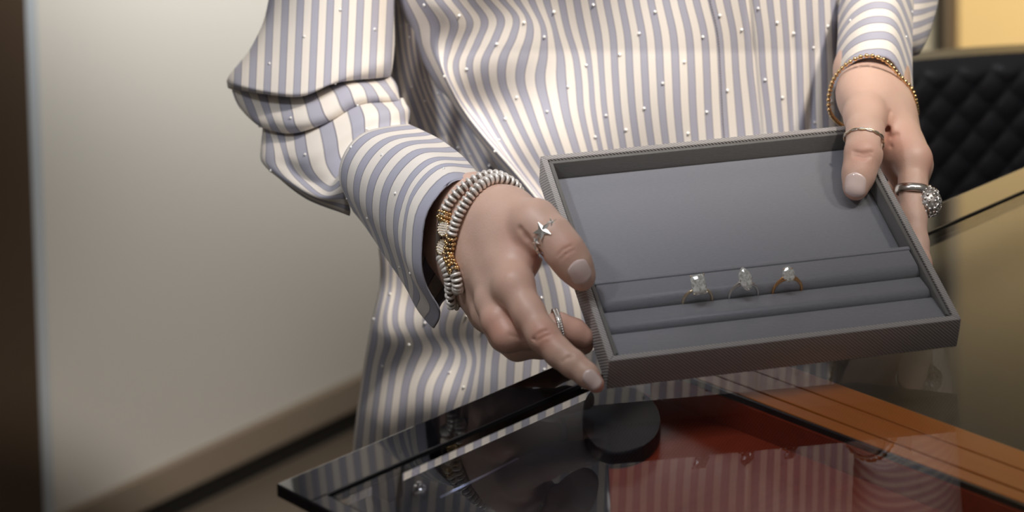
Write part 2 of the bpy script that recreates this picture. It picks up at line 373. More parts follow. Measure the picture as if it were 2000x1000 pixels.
tpart('ridge', profile_bar(cushion_prof(y4 - .0027, y4 + .0004, -.0018, .0010), -cx, cx, .02), SATIN, True, 'narrow raised strip behind the cushions')
tpart('ring_cushion', profile_bar(cushion_prof(y2 + .0008, y1 - .0004, -.0026, .006, slope=.20), -cx, cx, .12), SATIN, True, 'front padded ring cushion')
tpart('front_pad', profile_bar(cushion_prof(-i1y, y2 - .0002, -.0022, .0012, slope=.16), -cx, cx, .02), SATIN, True)
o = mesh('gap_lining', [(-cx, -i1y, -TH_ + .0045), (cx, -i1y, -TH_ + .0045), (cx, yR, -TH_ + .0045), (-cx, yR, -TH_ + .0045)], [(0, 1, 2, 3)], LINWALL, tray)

# ------------------------------------------------------------------ three solitaire rings in the slot
def gem(kind, L, W, Hh):
    n = 24; out = []
    for k in range(n):
        a = 2 * PI * k / n; c, s = math.cos(a), math.sin(a)
        if kind == 'oval': x, y = W / 2 * c, L / 2 * s
        elif kind == 'marquise':
            y = L / 2 * s; x = W / 2 * (1 - abs(s) ** 1.6) * (1 if c >= 0 else -1); x = W / 2 * math.copysign(abs(c) ** 1.35, c)
        else: q = 6; x = W / 2 * math.copysign(abs(c) ** .35, c); y = L / 2 * math.copysign(abs(s) ** .35, s)
        out.append((x, y))
    bm = bmesh.new(); ring = lambda s, z, st=1: [bm.verts.new((x * s, y * s, z)) for x, y in out[::st]]
    tb = ring(.55, Hh * .32, 3); md = ring(.82, Hh * .2, 2); gr = ring(1, 0, 1); pv = ring(.5, -Hh * .42, 3); cu = bm.verts.new((0, 0, -Hh * .68))
    bm.faces.new(tb)
    def strip(a, b):                           # bridge rings of unequal counts with flat facets
        i = j = 0; na, nb = len(a), len(b)
        while i < na or j < nb:
            if j >= nb or (i < na and (i + 1) / na <= (j + 1) / nb): bm.faces.new((a[i % na], a[(i + 1) % na], b[j % nb])); i += 1
            else: bm.faces.new((a[i % na], b[(j + 1) % nb], b[j % nb])); j += 1
    strip(tb, md); strip(md, gr); strip(gr, pv)
    for k in range(len(pv)): bm.faces.new((pv[k], pv[(k + 1) % len(pv)], cu))
    return bm
def solitaire(px, py, gxy, kind, L, W, metal, split, label):
    base = ontray(px, py, -.0028); R = .0095; yc = y1 - .0001 + .0004
    root = empty('solitaire_ring', TL(base[0], yc, -.006), RM); tag(root, label, 'ring', 'solitaire rings in the tray slot')
    zc = 0.0002                                # ring centre relative to the root (about the slot mouth)
    pth = [(R * math.cos(a), 0, zc + R * math.sin(a)) for a in np.linspace(0, 2 * PI, 48, endpoint=False)]
    V, Fc = tube(pth, .0010, 8, True); mesh('band', V, Fc, metal, root)
    gz = zc + R + .0042; gc = Vector(gxy)
    tilt = Matrix.Rotation(math.radians(38), 4, 'X') @ Matrix.Rotation(gxy[1], 4, 'Z')
    bm = gem(kind, L, W, .0042); gm = bmobj('gemstone', bm, DIAM, root, False); ML = Matrix.Translation((gxy[0], -.0006, gz)) @ tilt; gm.matrix_local = ML
    n = 4
    for k in range(n):
        a = PI / 4 + k * PI / 2 if kind != 'marquise' else k * PI / 2
        tx, ty = (W / 2 * .9 * math.cos(a), L / 2 * .9 * math.sin(a)) if kind != 'emerald' else (W / 2 * .93 * math.copysign(1, math.cos(a)), L / 2 * .93 * math.copysign(1, math.sin(a)))
        M4 = ML; tip = M4 @ Vector((tx, ty, .0008)); mid = M4 @ Vector((tx * .75, ty * .75, -.0018)); bot = Vector((gxy[0] * .3, 0, zc + R))
        V, Fc = tube([tip, mid, bot], [.00045, .0004, .0006], 6); mesh('prong', V, Fc, metal, root)
    if split:
        for s in (-1, 1):
            pts = [Vector((s * R * math.cos(a), 0, zc + R * math.sin(a))) + Vector((0, 0, h)) for a, h in ((.45, 0.0004), (.8, .0010), (1.15, .0020), (1.4, .0026))]
            V, Fc = tube(pts, [.0007, .0008, .0008, .0006], 6); mesh('shoulder', V, Fc, metal, root)
    return root
OR_GOLD = mat('rose_gold', (.85, .48, .22), .2, 1)
solitaire(1366, 588, (-.0003, .05), 'emerald', .0125, .0095, PGOLD, False, 'pale gold ring with a tall rectangular diamond, leftmost in the tray slot')
solitaire(1456, 577, (0, .1), 'marquise', .0150, .0085, SILVER, True, 'white metal ring with a pointed marquise diamond, middle of the tray slot')
solitaire(1541, 566, (-.0005, 0), 'oval', .0105, .0082, OR_GOLD, True, 'yellow gold ring with an oval diamond, rightmost in the tray slot')

# ------------------------------------------------------------------ signed-distance modelling for the body
def sd_cone(p, a, b, ra, rb):                   # tapered capsule
    ba = b - a; L = (ba @ ba); h = np.clip(((p - a) @ ba) / L, 0, 1)
    return np.linalg.norm(p - a - h[..., None] * ba, axis=-1) - (ra + (rb - ra) * h)
def smin(a, b, k): h = np.clip(.5 + .5 * (b - a) / k, 0, 1); return b + (a - b) * h - k * h * (1 - h)
def smax(a, b, k): return -smin(-a, -b, k)
class Field:
    def __init__(s, lo, hi, res):
        s.lo = np.array(lo, float); s.res = res; s.n = np.ceil((np.array(hi) - s.lo) / res).astype(int) + 1
        s.ax = [s.lo[i] + res * np.arange(s.n[i]) for i in range(3)]; s.d = np.full(s.n, .04, np.float32)
    def window(s, pts, pad):
        mn = np.min(pts, 0) - pad; mx = np.max(pts, 0) + pad
        i0 = np.clip(((mn - s.lo) / s.res).astype(int), 0, s.n - 1); i1 = np.clip(((mx - s.lo) / s.res).astype(int) + 2, 1, s.n)
        sl = tuple(slice(a, b) for a, b in zip(i0, i1)); g_ = np.meshgrid(*[s.ax[i][sl[i]] for i in range(3)], indexing='ij')
        return sl, np.stack(g_, -1).astype(np.float32)
    def chain(s, J, R, k=.003, kf=None, kn=None):   # J joints, R radii; kn blend near J[0], kf blend elsewhere
        J = np.array(J); pad = max(R) + .022; sl, p = s.window(J, pad); d = None
        for i in range(len(J) - 1):
            q = sd_cone(p, J[i], J[i + 1], R[i], R[i + 1]); d = q if d is None else smin(d, q, k)
        if kf is not None:
            w_ = np.clip(np.linalg.norm(p - J[0], axis=-1) / (2.3 * R[0]), 0, 1); kk = kn + (kf - kn) * w_ * w_ * (3 - 2 * w_)
        else: kk = k
        s.d[sl] = smin(s.d[sl], d, kk)
    def cut(s, a, b, r, k=.002):
        J = np.array([a, b]); sl, p = s.window(J, r + .015); s.d[sl] = smax(s.d[sl], -sd_cone(p, J[0], J[1], r, r), k)
    def sample(s, p):
        q = (np.asarray(p, float) - s.lo) / s.res; i = np.clip(np.floor(q).astype(int), 0, s.n - 2); f = q - i; o = 0
        for dx in (0, 1):
            for dy in (0, 1):
                for dz in (0, 1):
                    o = o + s.d[i[..., 0] + dx, i[..., 1] + dy, i[..., 2] + dz] * (f[..., 0] if dx else 1 - f[..., 0]) * (f[..., 1] if dy else 1 - f[..., 1]) * (f[..., 2] if dz else 1 - f[..., 2])
        return o
    def grad(s, p):
        e = s.res; g_ = np.stack([s.sample(p + v) - s.sample(p - v) for v in np.eye(3) * e], -1); return g_ / (np.linalg.norm(g_, axis=-1)[..., None] + 1e-9)
    def polygonise(s):
        d = s.d; ins = d < 0; n = s.n; c = np.zeros(n - 1, int); acc = np.zeros((*(n - 1), 3)); cnt = np.zeros(n - 1)
        for ax in range(3):
            o1, o2 = [(1, 2), (0, 2), (0, 1)][ax]
            for u in (0, 1):
                for v in (0, 1):
                    sa = [None] * 3; sa[ax] = slice(0, n[ax] - 1); sa[o1] = slice(u, n[o1] - 1 + u); sa[o2] = slice(v, n[o2] - 1 + v); sb = list(sa); sb[ax] = slice(1, n[ax])
                    a, b = d[tuple(sa)], d[tuple(sb)]; cr = (a < 0) != (b < 0); t = np.where(cr, a / (a - b + 1e-12), 0)
                    acc[..., ax] += np.where(cr, t, 0); acc[..., o1] += np.where(cr, u, 0); acc[..., o2] += np.where(cr, v, 0); cnt += cr
        act = cnt > 0; idx = -np.ones(n - 1, int); ijk = np.argwhere(act); idx[act] = np.arange(len(ijk))
        V = s.lo + (ijk + acc[act] / cnt[act][:, None]) * s.res; Q = []
        for ax in range(3):
            o1, o2 = [(1, 2), (2, 0), (0, 1)][ax]
            sa = [slice(1, n[i] - 1) for i in range(3)]; sa[ax] = slice(0, n[ax] - 1); sb = list(sa); sb[ax] = slice(1, n[ax])
            e = np.argwhere(ins[tuple(sa)] != ins[tuple(sb)]); e[:, o1] += 1; e[:, o2] += 1; flip = ins[tuple(e.T)]
            def at(du, dv): q = e.copy(); q[:, o1] += du; q[:, o2] += dv; return idx[tuple(q.T)]
            q = np.stack([at(-1, -1), at(0, -1), at(0, 0), at(-1, 0)], 1); q[~flip] = q[~flip][:, ::-1]; Q.append(q)
        Q = np.concatenate(Q); Q = Q[(Q >= 0).all(1)]
        for _ in range(2): V = V - s.grad(V) * s.sample(V)[:, None] * .8
        return V, Q

def build_hand(spec):
    allp = []
    for c in spec['chains']: allp += [(*P(x, y, Y),) for x, y, Y, r in c[0]]
    allp = np.array(allp); fld = Field(allp.min(0) - .022, allp.max(0) + .022, .001)
    for c in spec['chains']:
        J = [P(x, y, Y) for x, y, Y, r in c[0]]; R = [q[3] for q in c[0]]; kw = c[1]
        fld.chain(J, R, **kw)
    for c in spec.get('cuts', []): fld.cut(P(*c[0]), P(*c[1]), c[2], c[3])
    return fld
LH = dict(chains=[
    # wrist and forearm (two parallel columns give it its flattened section)
    ([(790, 350, 1.61, .019), (850, 385, 1.56, .021), (928, 415, 1.482, .0215)], dict(k=.012)),
    ([(770, 385, 1.61, .019), (825, 430, 1.565, .020), (905, 478, 1.492, .020)], dict(k=.012)),
    # back of the hand
    ([(928, 415, 1.482, .0200), (975, 455, 1.450, .0170), (1004, 555, 1.400, .0125)], dict(k=.014)),
    ([(912, 450, 1.485, .0190), (950, 500, 1.450, .0165), (972, 585, 1.412, .0130)], dict(k=.014)),
    ([(900, 478, 1.492, .0180), (930, 535, 1.465, .0150), (958, 608, 1.432, .0120)], dict(k=.014)),
    ([(895, 492, 1.500, .0165), (925, 545, 1.485, .0140), (952, 612, 1.452, .0110)], dict(k=.014)),
    ([(930, 412, 1.480, .0195), (990, 424, 1.448, .0158), (1046, 438, 1.420, .0145)], dict(k=.014)),
    ([(985, 430, 1.445, .0155), (1000, 500, 1.425, .013)], dict(k=.012)),
    ([(1015, 455, 1.430, .0115), (1022, 500, 1.420, .0095)], dict(k=.012)),
    # thumb
    ([(1046, 438, 1.420, .0145), (1080, 462, 1.408, .0120), (1104, 492, 1.401, .0116), (1122, 518, 1.399, .0104), (1136, 540, 1.398, .0088)], dict(k=.006, kn=.012, kf=.0015)),
    # index
    ([(1004, 560, 1.398, .0120), (1032, 610, 1.383, .0098), (1060, 655, 1.370, .0096), (1092, 690, 1.361, .0083), (1118, 710, 1.355, .0078), (1146, 732, 1.349, .0068), (1164, 750, 1.346, .0052)], dict(k=.004, kn=.010, kf=.0012)),
    # middle: knuckle bent, runs behind the index to the tray wall
    ([(966, 592, 1.412, .0118), (974, 625, 1.398, .0105), (992, 655, 1.390, .0100), (1040, 652, 1.391, .0090), (1092, 640, 1.394, .0086), (1122, 650, 1.394, .0080), (1140, 660, 1.393, .0066)], dict(k=.004, kn=.010, kf=.001)),
    ([(958, 612, 1.430, .0110), (985, 655, 1.415, .0095), (1010, 674, 1.408, .0092), (1060, 672, 1.408, .0084), (1105, 668, 1.412, .0078), (1140, 672, 1.410, .0064)], dict(k=.004, kn=.010, kf=.001)),
    ([(954, 615, 1.450, .0100), (985, 650, 1.440, .0085), (1020, 672, 1.432, .0080), (1070, 665, 1.432, .0072), (1110, 665, 1.436, .0060)], dict(k=.004, kn=.010, kf=.001)),
  ], cuts=[])
RHD = dict(chains=[
    ([(1718, -30, 1.76, .018), (1705, 60, 1.71, .017), (1688, 140, 1.640, .0190)], dict(k=.012)),
    ([(1730, -30, 1.76, .017), (1722, 70, 1.71, .017), (1716, 150, 1.648, .0180)], dict(k=.012)),
    ([(1688, 140, 1.640, .0190), (1690, 185, 1.600, .0175), (1690, 228, 1.562, .0138)], dict(k=.014)),
    ([(1704, 140, 1.640, .0180), (1732, 215, 1.600, .0150), (1784, 308, 1.560, .0120)], dict(k=.014)),
    ([(1712, 145, 1.650, .0175), (1738, 222, 1.615, .0142), (1788, 318, 1.580, .0115)], dict(k=.014)),
    ([(1714, 150, 1.655, .0170), (1738, 228, 1.635, .0132), (1780, 325, 1.600, .0110)], dict(k=.014)),
    ([(1716, 155, 1.660, .0160), (1736, 232, 1.650, .0126), (1765, 325, 1.618, .0105)], dict(k=.014)),
    ([(1700, 210, 1.590, .015), (1752, 300, 1.575, .0125), (1764, 345, 1.572, .010)], dict(k=.012)),
    # thumb
    ([(1690, 228, 1.562, .0138), (1690, 262, 1.543, .0120), (1686, 302, 1.529, .0119), (1677, 340, 1.520, .0102), (1671, 366, 1.514, .0086)], dict(k=.006, kn=.012, kf=.0015)),
    # index, outside the tray wall
    ([(1784, 312, 1.560, .0120), (1783, 365, 1.545, .0094), (1783, 425, 1.530, .0092), (1790, 475, 1.515, .0080), (1797, 515, 1.502, .0074), (1806, 560, 1.490, .0058)], dict(k=.004, kn=.010, kf=.0012)),
    # middle, ring, little: folded under the tray
    ([(1788, 322, 1.580, .0110), (1780, 400, 1.580, .0092), (1768, 455, 1.570, .0088), (1738, 480, 1.560, .0078), (1705, 485, 1.556, .0062)], dict(k=.004, kn=.010, kf=.001)),
    ([(1780, 328, 1.600, .0105), (1770, 400, 1.602, .0088), (1755, 440, 1.600, .0084), (1720, 455, 1.590, .0074), (1688, 455, 1.586, .0060)], dict(k=.004, kn=.010, kf=.001)),
    ([(1765, 328, 1.618, .0098), (1752, 385, 1.622, .0080), (1738, 415, 1.620, .0076), (1708, 425, 1.612, .0066), (1682, 422, 1.608, .0054)], dict(k=.004, kn=.010, kf=.001)),
  ], cuts=[((1732, 250, 1.570), (1722, 290, 1.556), .0020, .005)])
fL = build_hand(LH); fR = build_hand(RHD)
def march(fld, x, y, Y):
    p = P(x, y, Y - .05); d = (p - CAM) / np.linalg.norm(p - CAM)
    for _ in range(90):
        q = fld.sample(p[None])[0]
        if q < 2e-5: break
        p = p + d * q * .8
    return p
def groove(fld, pts, r=.00055, up_=.0002, k=.0012):
    S = [march(fld, *q) for q in pts]; S = [q + fld.grad(q[None])[0] * up_ for q in S]
    for a, b in zip(S[:-1], S[1:]): fld.cut(a, b, r, k)
for seg in ([(1040, 660, 1.37), (1056, 650, 1.37), (1072, 644, 1.37)], [(1046, 668, 1.37), (1062, 658, 1.37), (1076, 652, 1.37)], [(1098, 706, 1.36), (1110, 699, 1.36), (1119, 692, 1.36)],
            [(1088, 500, 1.40), (1100, 488, 1.40), (1118, 479, 1.40)], [(1094, 508, 1.40), (1106, 496, 1.40), (1122, 487, 1.40)], [(995, 655, 1.39), (1020, 661, 1.39), (1046, 663, 1.39)], [(1108, 700, 1.35), (1116, 696, 1.35)]): groove(fL, seg)
groove(fL, [(1016, 448, 1.41), (1028, 464, 1.41), (1042, 480, 1.41), (1056, 496, 1.40), (1062, 508, 1.40)], .0014, .0002, .003)
for seg in ([(1668, 296, 1.52), (1686, 301, 1.52), (1702, 297, 1.52)], [(1668, 304, 1.52), (1686, 309, 1.52), (1700, 305, 1.52)], [(1740, 218, 1.58), (1730, 250, 1.57)], [(1730, 250, 1.57), (1722, 285, 1.56)], [(1722, 276, 1.56), (1740, 268, 1.56), (1752, 262, 1.56)], [(1722, 290, 1.56), (1740, 286, 1.56)], [(1775, 372, 1.54), (1795, 374, 1.54)]): groove(fR, seg, .0007, .0001, .002)

# ------------------------------------------------------------------ the person
person = empty('person', P(1150, 900, 1.80) * np.array([1, 1, 0])); tag(person, 'person in a striped studded shirt holding out the jewellery tray over the case', 'person')
VL, QL = fL.polygonise(); VR, QR = fR.polygonise()
# coarse core: torso, upper arms and forearms, hidden in the shirt, joined with the hands into one body mesh
fB = Field((-.36, 1.50, .0), (.52, 1.98, 1.42), .012)
def bch(J, R, k=.03): fB.chain([np.array(j) for j in J], R, k=k)
cxT = .07; yT = 1.815
for s in (-1, 1): bch([(cxT + s * .055, yT, 1.28), (cxT + s * .05, yT, 1.08), (cxT + s * .055, yT, .92), (cxT + s * .06, yT, .84)], [.080, .068, .074, .082], .05)
eL = P(610, 150, 1.705); eR = P(1768, -90, 1.818)
bch([(cxT - .10, yT, 1.33), P(668, -480, 1.78), eL], [.045, .038, .030]); bch([eL, P(785, 350, 1.61)], [.028, .018]); bch([(cxT + .11, yT, 1.33), P(1750, -480, 1.86), eR], [.045, .034, .021]); bch([eR, P(1728, -20, 1.755)], [.021, .017])
for s in (-1, 1): bch([(cxT + s * .08, yT, .84), (cxT + s * .08, yT - .01, .48), (cxT + s * .085, yT + .02, .09)], [.078, .052, .038], .03); bch([(cxT + s * .085, yT + .03, .04), (cxT + s * .10, yT - .12, .03)], [.035, .028], .02)
VB, QB = fB.polygonise()
V = np.concatenate([VL, VR, VB]); Q = np.concatenate([QL, QR + len(VL), QB + len(VL) + len(VR)])
body = mesh('body', V, Q, SKIN); keep(body, person)
bl_pts = [(P(1104, 488, 1.392), .010, .45), (P(1060, 655, 1.360), .010, .75), (P(1004, 560, 1.388), .012, .25), (P(970, 645, 1.385), .014, .6), (P(1140, 560, 1.40), .006, .8), (P(1172, 758, 1.342), .006, .8), (P(1025, 470, 1.415), .012, .5), (P(1050, 498, 1.41), .010, .5),
          (P(1120, 650, 1.39), .016, .45), (P(1686, 300, 1.515), .012, .55), (P(1728, 270, 1.56), .016, .75), (P(1815, 320, 1.555), .012, .6), (P(1740, 345, 1.56), .014, .5), (P(1668, 382, 1.512), .006, .8), (P(1020, 640, 1.38), .02, .35)]
bl = np.zeros(len(V))
for c, r, a in bl_pts: bl = np.maximum(bl, a * np.exp(-((np.linalg.norm(V - c, axis=1) / r) ** 2)))
att = body.data.attributes.new('blush', 'FLOAT', 'POINT'); att.data.foreach_set('value', bl.astype(np.float32))

def nail(fld, cpx, tippx, L, W, label=None):     # patch lying on the finger surface around a pixel, pointing to tippx
    c0_ = P(*cpx); n_ = fld.grad(c0_[None])[0]
    for _ in range(6): c0_ = c0_ - fld.grad(c0_[None])[0] * fld.sample(c0_[None])[0]
    # face the camera side of the finger
    d = (c0_ - CAM) / np.linalg.norm(c0_ - CAM); p_ = P(cpx[0], cpx[1], cpx[2] - .03)
    for _ in range(60):
        sdd = fld.sample(p_[None])[0]
        if sdd < 1e-5: break
        p_ = p_ + d * sdd * .8
    c0_ = p_; n_ = fld.grad(c0_[None])[0]; tdir = P(*tippx) - c0_; tdir -= n_ * (tdir @ n_); tdir /= np.linalg.norm(tdir); s_ = np.cross(tdir, n_)
    nr, nc = 14, 11; Vn = []
    for i in range(nr):
        for j in range(nc):
            u, v = i / (nr - 1) * 2 - 1, j / (nc - 1) * 2 - 1
            wf = W / 2 * (1 - abs(u) ** 5 * (.30 if u > 0 else .42)); lf = L / 2 * (1 - .22 * v * v)
            q = c0_ + tdir * u * lf + s_ * v * wf + n_ * .003
            for _ in range(14): q = q - n_ * fld.sample(q[None])[0] * .7
            e = max(abs(u), abs(v)); Vn.append(q + fld.grad(q[None])[0] * (.00055 if e < .99 else -.0002))
    o = mesh('fingernail', Vn, gridfaces(nr, nc), NAIL); keep(o, person); return o
nail(fL, (1134, 532, 1.392), (1148, 562, 1.392), .0165, .0145)
nail(fL, (1157, 742, 1.342), (1176, 764, 1.340), .0135, .0098)
nail(fR, (1670, 360, 1.510), (1666, 400, 1.506), .0165, .0150)

# ------------------------------------------------------------------ shirt cloth
shirt = empty('shirt', tuple(person.location)); shirt.parent = person; shirt.matrix_parent_inverse = person.matrix_world.inverted() if False else Matrix.Translation(-Vector(person.location))
bpy.context.view_layer.update()
studs = []
def put_studs(G, U, du, dv, keepf=None, off=0.0):   # G (nr,nc,3) grid points, U (nr,nc) stripe coordinate
    nr, nc = U.shape; col = 0; u = math.ceil(U[:, :].min())
    umax = U.max(); seen = 0
    L = np.concatenate([[0], np.cumsum(np.linalg.norm(np.diff(G[:, nc // 2], axis=0), axis=1))])
    while u < umax:
        v = ((col * .381966) % 1) * dv + off
        while v < L[-1]:
            i = int(np.searchsorted(L, v)); i = min(max(i, 1), nr - 2); row = U[i]
            if row.min() < u < row.max():
                j = int(np.argmin(np.abs(row - u))); j = min(max(j, 1), nc - 2)
                n_ = np.cross(G[i, j + 1] - G[i, j - 1], G[i + 1, j] - G[i - 1, j]); n_ /= np.linalg.norm(n_) + 1e-9
                if n_[1] > 0: n_ = -n_
                studs.append(G[i, j] + n_ * .0006)
            v += dv
        u += du; col += 1
def fold_noise(x, y, seed, sc=1.0):
    r_ = np.random.default_rng(seed); o_ = 0
    for k in range(7):
        a, b_ = r_.normal(size=2) * .012 * sc; o_ = o_ + np.sin(a * x * 1.3 + b_ * y * .6 + r_.uniform(0, 6.28)) / (1 + k * .4)
    return o_
ys = np.concatenate([np.linspace(-560, -60, 16), np.linspace(-40, 1000, 150), np.linspace(1030, 1330, 10)])
def panel(name, keys, per, Yf, cols, us=None, studs_=True, thick=.0008):
    xs = []; 
    for pts in keys:
        pts = sorted(pts, key=lambda q: q[1]); xs.append(herm([q[1] for q in pts], [q[0] for q in pts], ys))
    xs = np.array(xs); us_ = np.array(us); q = np.linspace(us_[0], us_[-1], cols); X = herm(us_, xs, q).T      # rows y, cols u
    Yg = np.repeat(ys[:, None], cols, 1); Ug = np.repeat(q[None], len(ys), 0); Z = Yf(X, Yg, Ug, q)
    G = Parr(X, Yg, Z); o = mesh(name, G.reshape(-1, 3), gridfaces(len(ys), cols), SHIRT, uv=np.stack([Ug.ravel(), (Yg / 30).ravel()], 1)); keep(o, shirt); solidify(o, thick)
    if studs_: put_studs(G[14:], Ug[14:], 1.37, .0285)
    return G
def torsoY(X, Y):                                 # depth of the chest and belly
    c = (X - 1200) / 620.0; return 1.690 + .085 * np.clip(np.abs(c), 0, 2) ** 2.6 + .02 * np.clip((Y - 650) / 500, 0, 1) - .03 * np.clip((100 - Y) / 500, 0, 1)
# underlying left/lower panel
U0 = [[(660, -560), (680, 0), (700, 300), (742, 560), (722, 650), (704, 760), (690, 870), (680, 1000), (670, 1330)],
      [(690, -560), (725, 0), (735, 200), (780, 400), (790, 560), (784, 635), (797, 668), (784, 712), (770, 800), (764, 1000), (760, 1330)],
      [(720, -560), (755, 0), (772, 200), (828, 400), (862, 560), (851, 652), (868, 684), (858, 712), (840, 748), (832, 815), (824, 1000), (820, 1330)],
      [(745, -560), (775, 0), (796, 150), (850, 300), (900, 450), (927, 560), (899, 655), (914, 700), (904, 745), (888, 795), (884, 1000), (880, 1330)],
      [(770, -560), (800, 0), (818, 150), (885, 300), (930, 420), (955, 560), (957, 640), (950, 710), (946, 764), (944, 1000), (940, 1330)],
      [(800, -560), (835, 0), (860, 150), (935, 300), (1005, 430), (1045, 560), (1055, 680), (1052, 730), (1050, 1000), (1050, 1330)],
      [(900, -560), (930, 0), (970, 200), (1060, 380), (1140, 560), (1160, 700), (1160, 1000), (1160, 1330)],
      [(1200, -560), (1230, 0), (1290, 300), (1400, 560), (1440, 700), (1450, 1000), (1450, 1330)],
      [(1600, -560), (1640, 0), (1660, 300), (1700, 600), (1722, 780), (1730, 1000), (1740, 1330)]]
def Yunder(X, Y, U, q):
    low = 1 / (1 + np.exp(-(Y - 480) / 50)); z = torsoY(X, Y) + .018 * (1 - low) + .045 * np.clip((760 - X) / 90, 0, 1.5) ** 2
    z = z + low * .0065 * np.sin((Y - 655) / 27.0 + (X - 860) * .012) * np.clip((1010 - X) / 160, 0, 1) + (1 - low) * .007 * np.sin(X * .075 + Y * .01)
    return z + .0016 * fold_noise(X, Y, 3)
GU = panel('shirt_tail', U0, 30, Yunder, 200, us=[-6.2, -3.3, -1.3, .6, 2.6, 6.0, 9.6, 19.3, 28.5])
# main front, folded over on its left edge
M0 = [[(770, -560), (778, 0), (796, 50), (812, 92), (858, 176), (918, 256), (998, 360), (1070, 460), (1180, 600), (1230, 800), (1230, 1330)],
      [(785, -560), (812, 0), (838, 45), (842, 92), (862, 140), (905, 220), (968, 300), (1035, 380), (1100, 470), (1200, 600), (1245, 800), (1245, 1330)],
      [(830, -560), (855, 0), (884, 42), (874, 90), (868, 130), (890, 185), (945, 260), (1010, 335), (1070, 410), (1120, 480), (1215, 600), (1262, 800), (1262, 1330)],
      [(890, -560), (918, 0), (944, 40), (932, 80), (915, 122), (922, 165), (955, 235), (1003, 315), (1056, 385), (1130, 480), (1235, 600), (1280, 800), (1280, 1330)],
      [(950, -560), (982, 0), (1008, 32), (1003, 70), (984, 112), (981, 155), (1002, 212), (1036, 285), (1085, 370), (1150, 480), (1255, 600), (1298, 800), (1298, 1330)],
      [(1000, -560), (1030, 0), (1055, 55), (1052, 105), (1044, 150), (1058, 212), (1082, 285), (1120, 370), (1180, 480), (1270, 600), (1310, 800), (1310, 1330)],
      [(1050, -560), (1080, 0), (1095, 63), (1108, 110), (1113, 157), (1118, 210), (1136, 285), (1165, 370), (1300, 600), (1330, 800), (1330, 1330)],
      [(1145, -560), (1168, 0), (1181, 70), (1186, 147), (1191, 210), (1201, 280), (1220, 370), (1350, 700), (1360, 1330)],
      [(1215, -560), (1231, 0), (1244, 70), (1249, 150), (1253, 210), (1262, 280), (1280, 370), (1380, 700), (1390, 1330)],
      [(1375, -560), (1387, 0), (1401, 60), (1407, 140), (1410, 200), (1414, 262), (1424, 370), (1480, 700), (1480, 1330)],
      [(1440, -560), (1452, 0), (1462, 60), (1468, 140), (1475, 200), (1482, 262), (1492, 370), (1540, 700), (1550, 1330)],
      [(1540, -560), (1560, 0), (1566, 100), (1572, 262), (1580, 370), (1620, 700), (1630, 1330)],
      [(1640, -560), (1668, 0), (1672, 100), (1678, 262), (1684, 370), (1712, 700), (1725, 1330)]]
UM = [0, 1.0, 2.2, 4.2, 6.3, 8.0, 9.7, 12.7, 14.9, 20.2, 22.4, 26.5, 31.0]
def Ymain(X, Y, U, q):
    e = np.clip(1 - U / 1.4, 0, 1); z = torsoY(X, Y) - .012 * np.exp(-((U - 1.5) / 1.6) ** 2) + .024 * e ** 2
    wv = np.clip((1120 - X) / 250, 0, 1)
    z = z - wv * .006 * np.sin((Y - 95) / 28.0 + (X - 920) * .012)
    z = z - .0055 * np.sin((X * .55 + Y * .85) / 62.0) * np.clip((1500 - X) / 400, .15, 1) - .0022 * np.sin((X * .9 - Y * .35) / 41.0)
    # pleats near the side seam and the raised placket
    z = z + .004 * np.exp(-((X - 1545 - .02 * Y) / 9) ** 2) + .0045 * np.exp(-((X - 1598 + .06 * Y) / 10) ** 2) + .003 * np.exp(-((X - 1462 - .09 * Y) / 5) ** 2)
    z = z + .07 * np.clip((X - 1620) / 90, 0, 1) ** 2
    return z + .0014 * fold_noise(X, Y, 5)
GM = panel('shirt_front', M0, 30, Ymain, 260, us=UM)
# back of the shirt closes the torso
nb = 60; th_ = np.linspace(0, PI, nb); rows = []; 
for i in range(len(ys)):
    a = GU[i, 0]; b = GM[i, -1]; c = (a + b) / 2; hx = (b - a) / 2
    rows.append([c - hx * math.cos(t) + np.array([0, .20 * math.sin(t) ** .8, 0]) for t in th_])
o = mesh('shirt_back', np.array(rows).reshape(-1, 3), gridfaces(len(ys), nb), SHIRT, uv=np.stack([np.tile(np.linspace(0, 45, nb), len(ys)), np.zeros(len(ys) * nb)], 1)); keep(o, shirt); solidify(o, .0008)
# placket stitching: a thin raised seam of dashes down the front
sv, sf = [], []
seam = [(1387, 0), (1401, 60), (1407, 140), (1410, 200), (1414, 262), (1418, 300)]; yy = np.arange(-40, 300, 5.2); xx = herm([q[1] for q in seam], [q[0] for q in seam], yy)
def on_front(x, y):
    i = int(np.argmin(np.abs(ys - y))); g_ = GM[i]; px_ = PX + F * ((g_ - CAM) @ RT) / ((g_ - CAM) @ FW); j = int(np.argmin(np.abs(px_ - x))); return g_[j]
for x_, y_ in zip(xx, yy):
    p0 = on_front(x_, y_); dp = np.array([0, -.0009, 0]); V_, F_ = tube([P(x_, y_, p0[1] - .0009), P(x_, y_ + 3.0, p0[1] - .0009)], .0003, 5); k = len(sv); sv += V_; sf += [tuple(a + k for a in f) for f in F_]
o = mesh('stitching', sv, sf, mat('dark_thread', (.12, .09, .08), .8)); keep(o, shirt); o['kind'] = 'stuff'

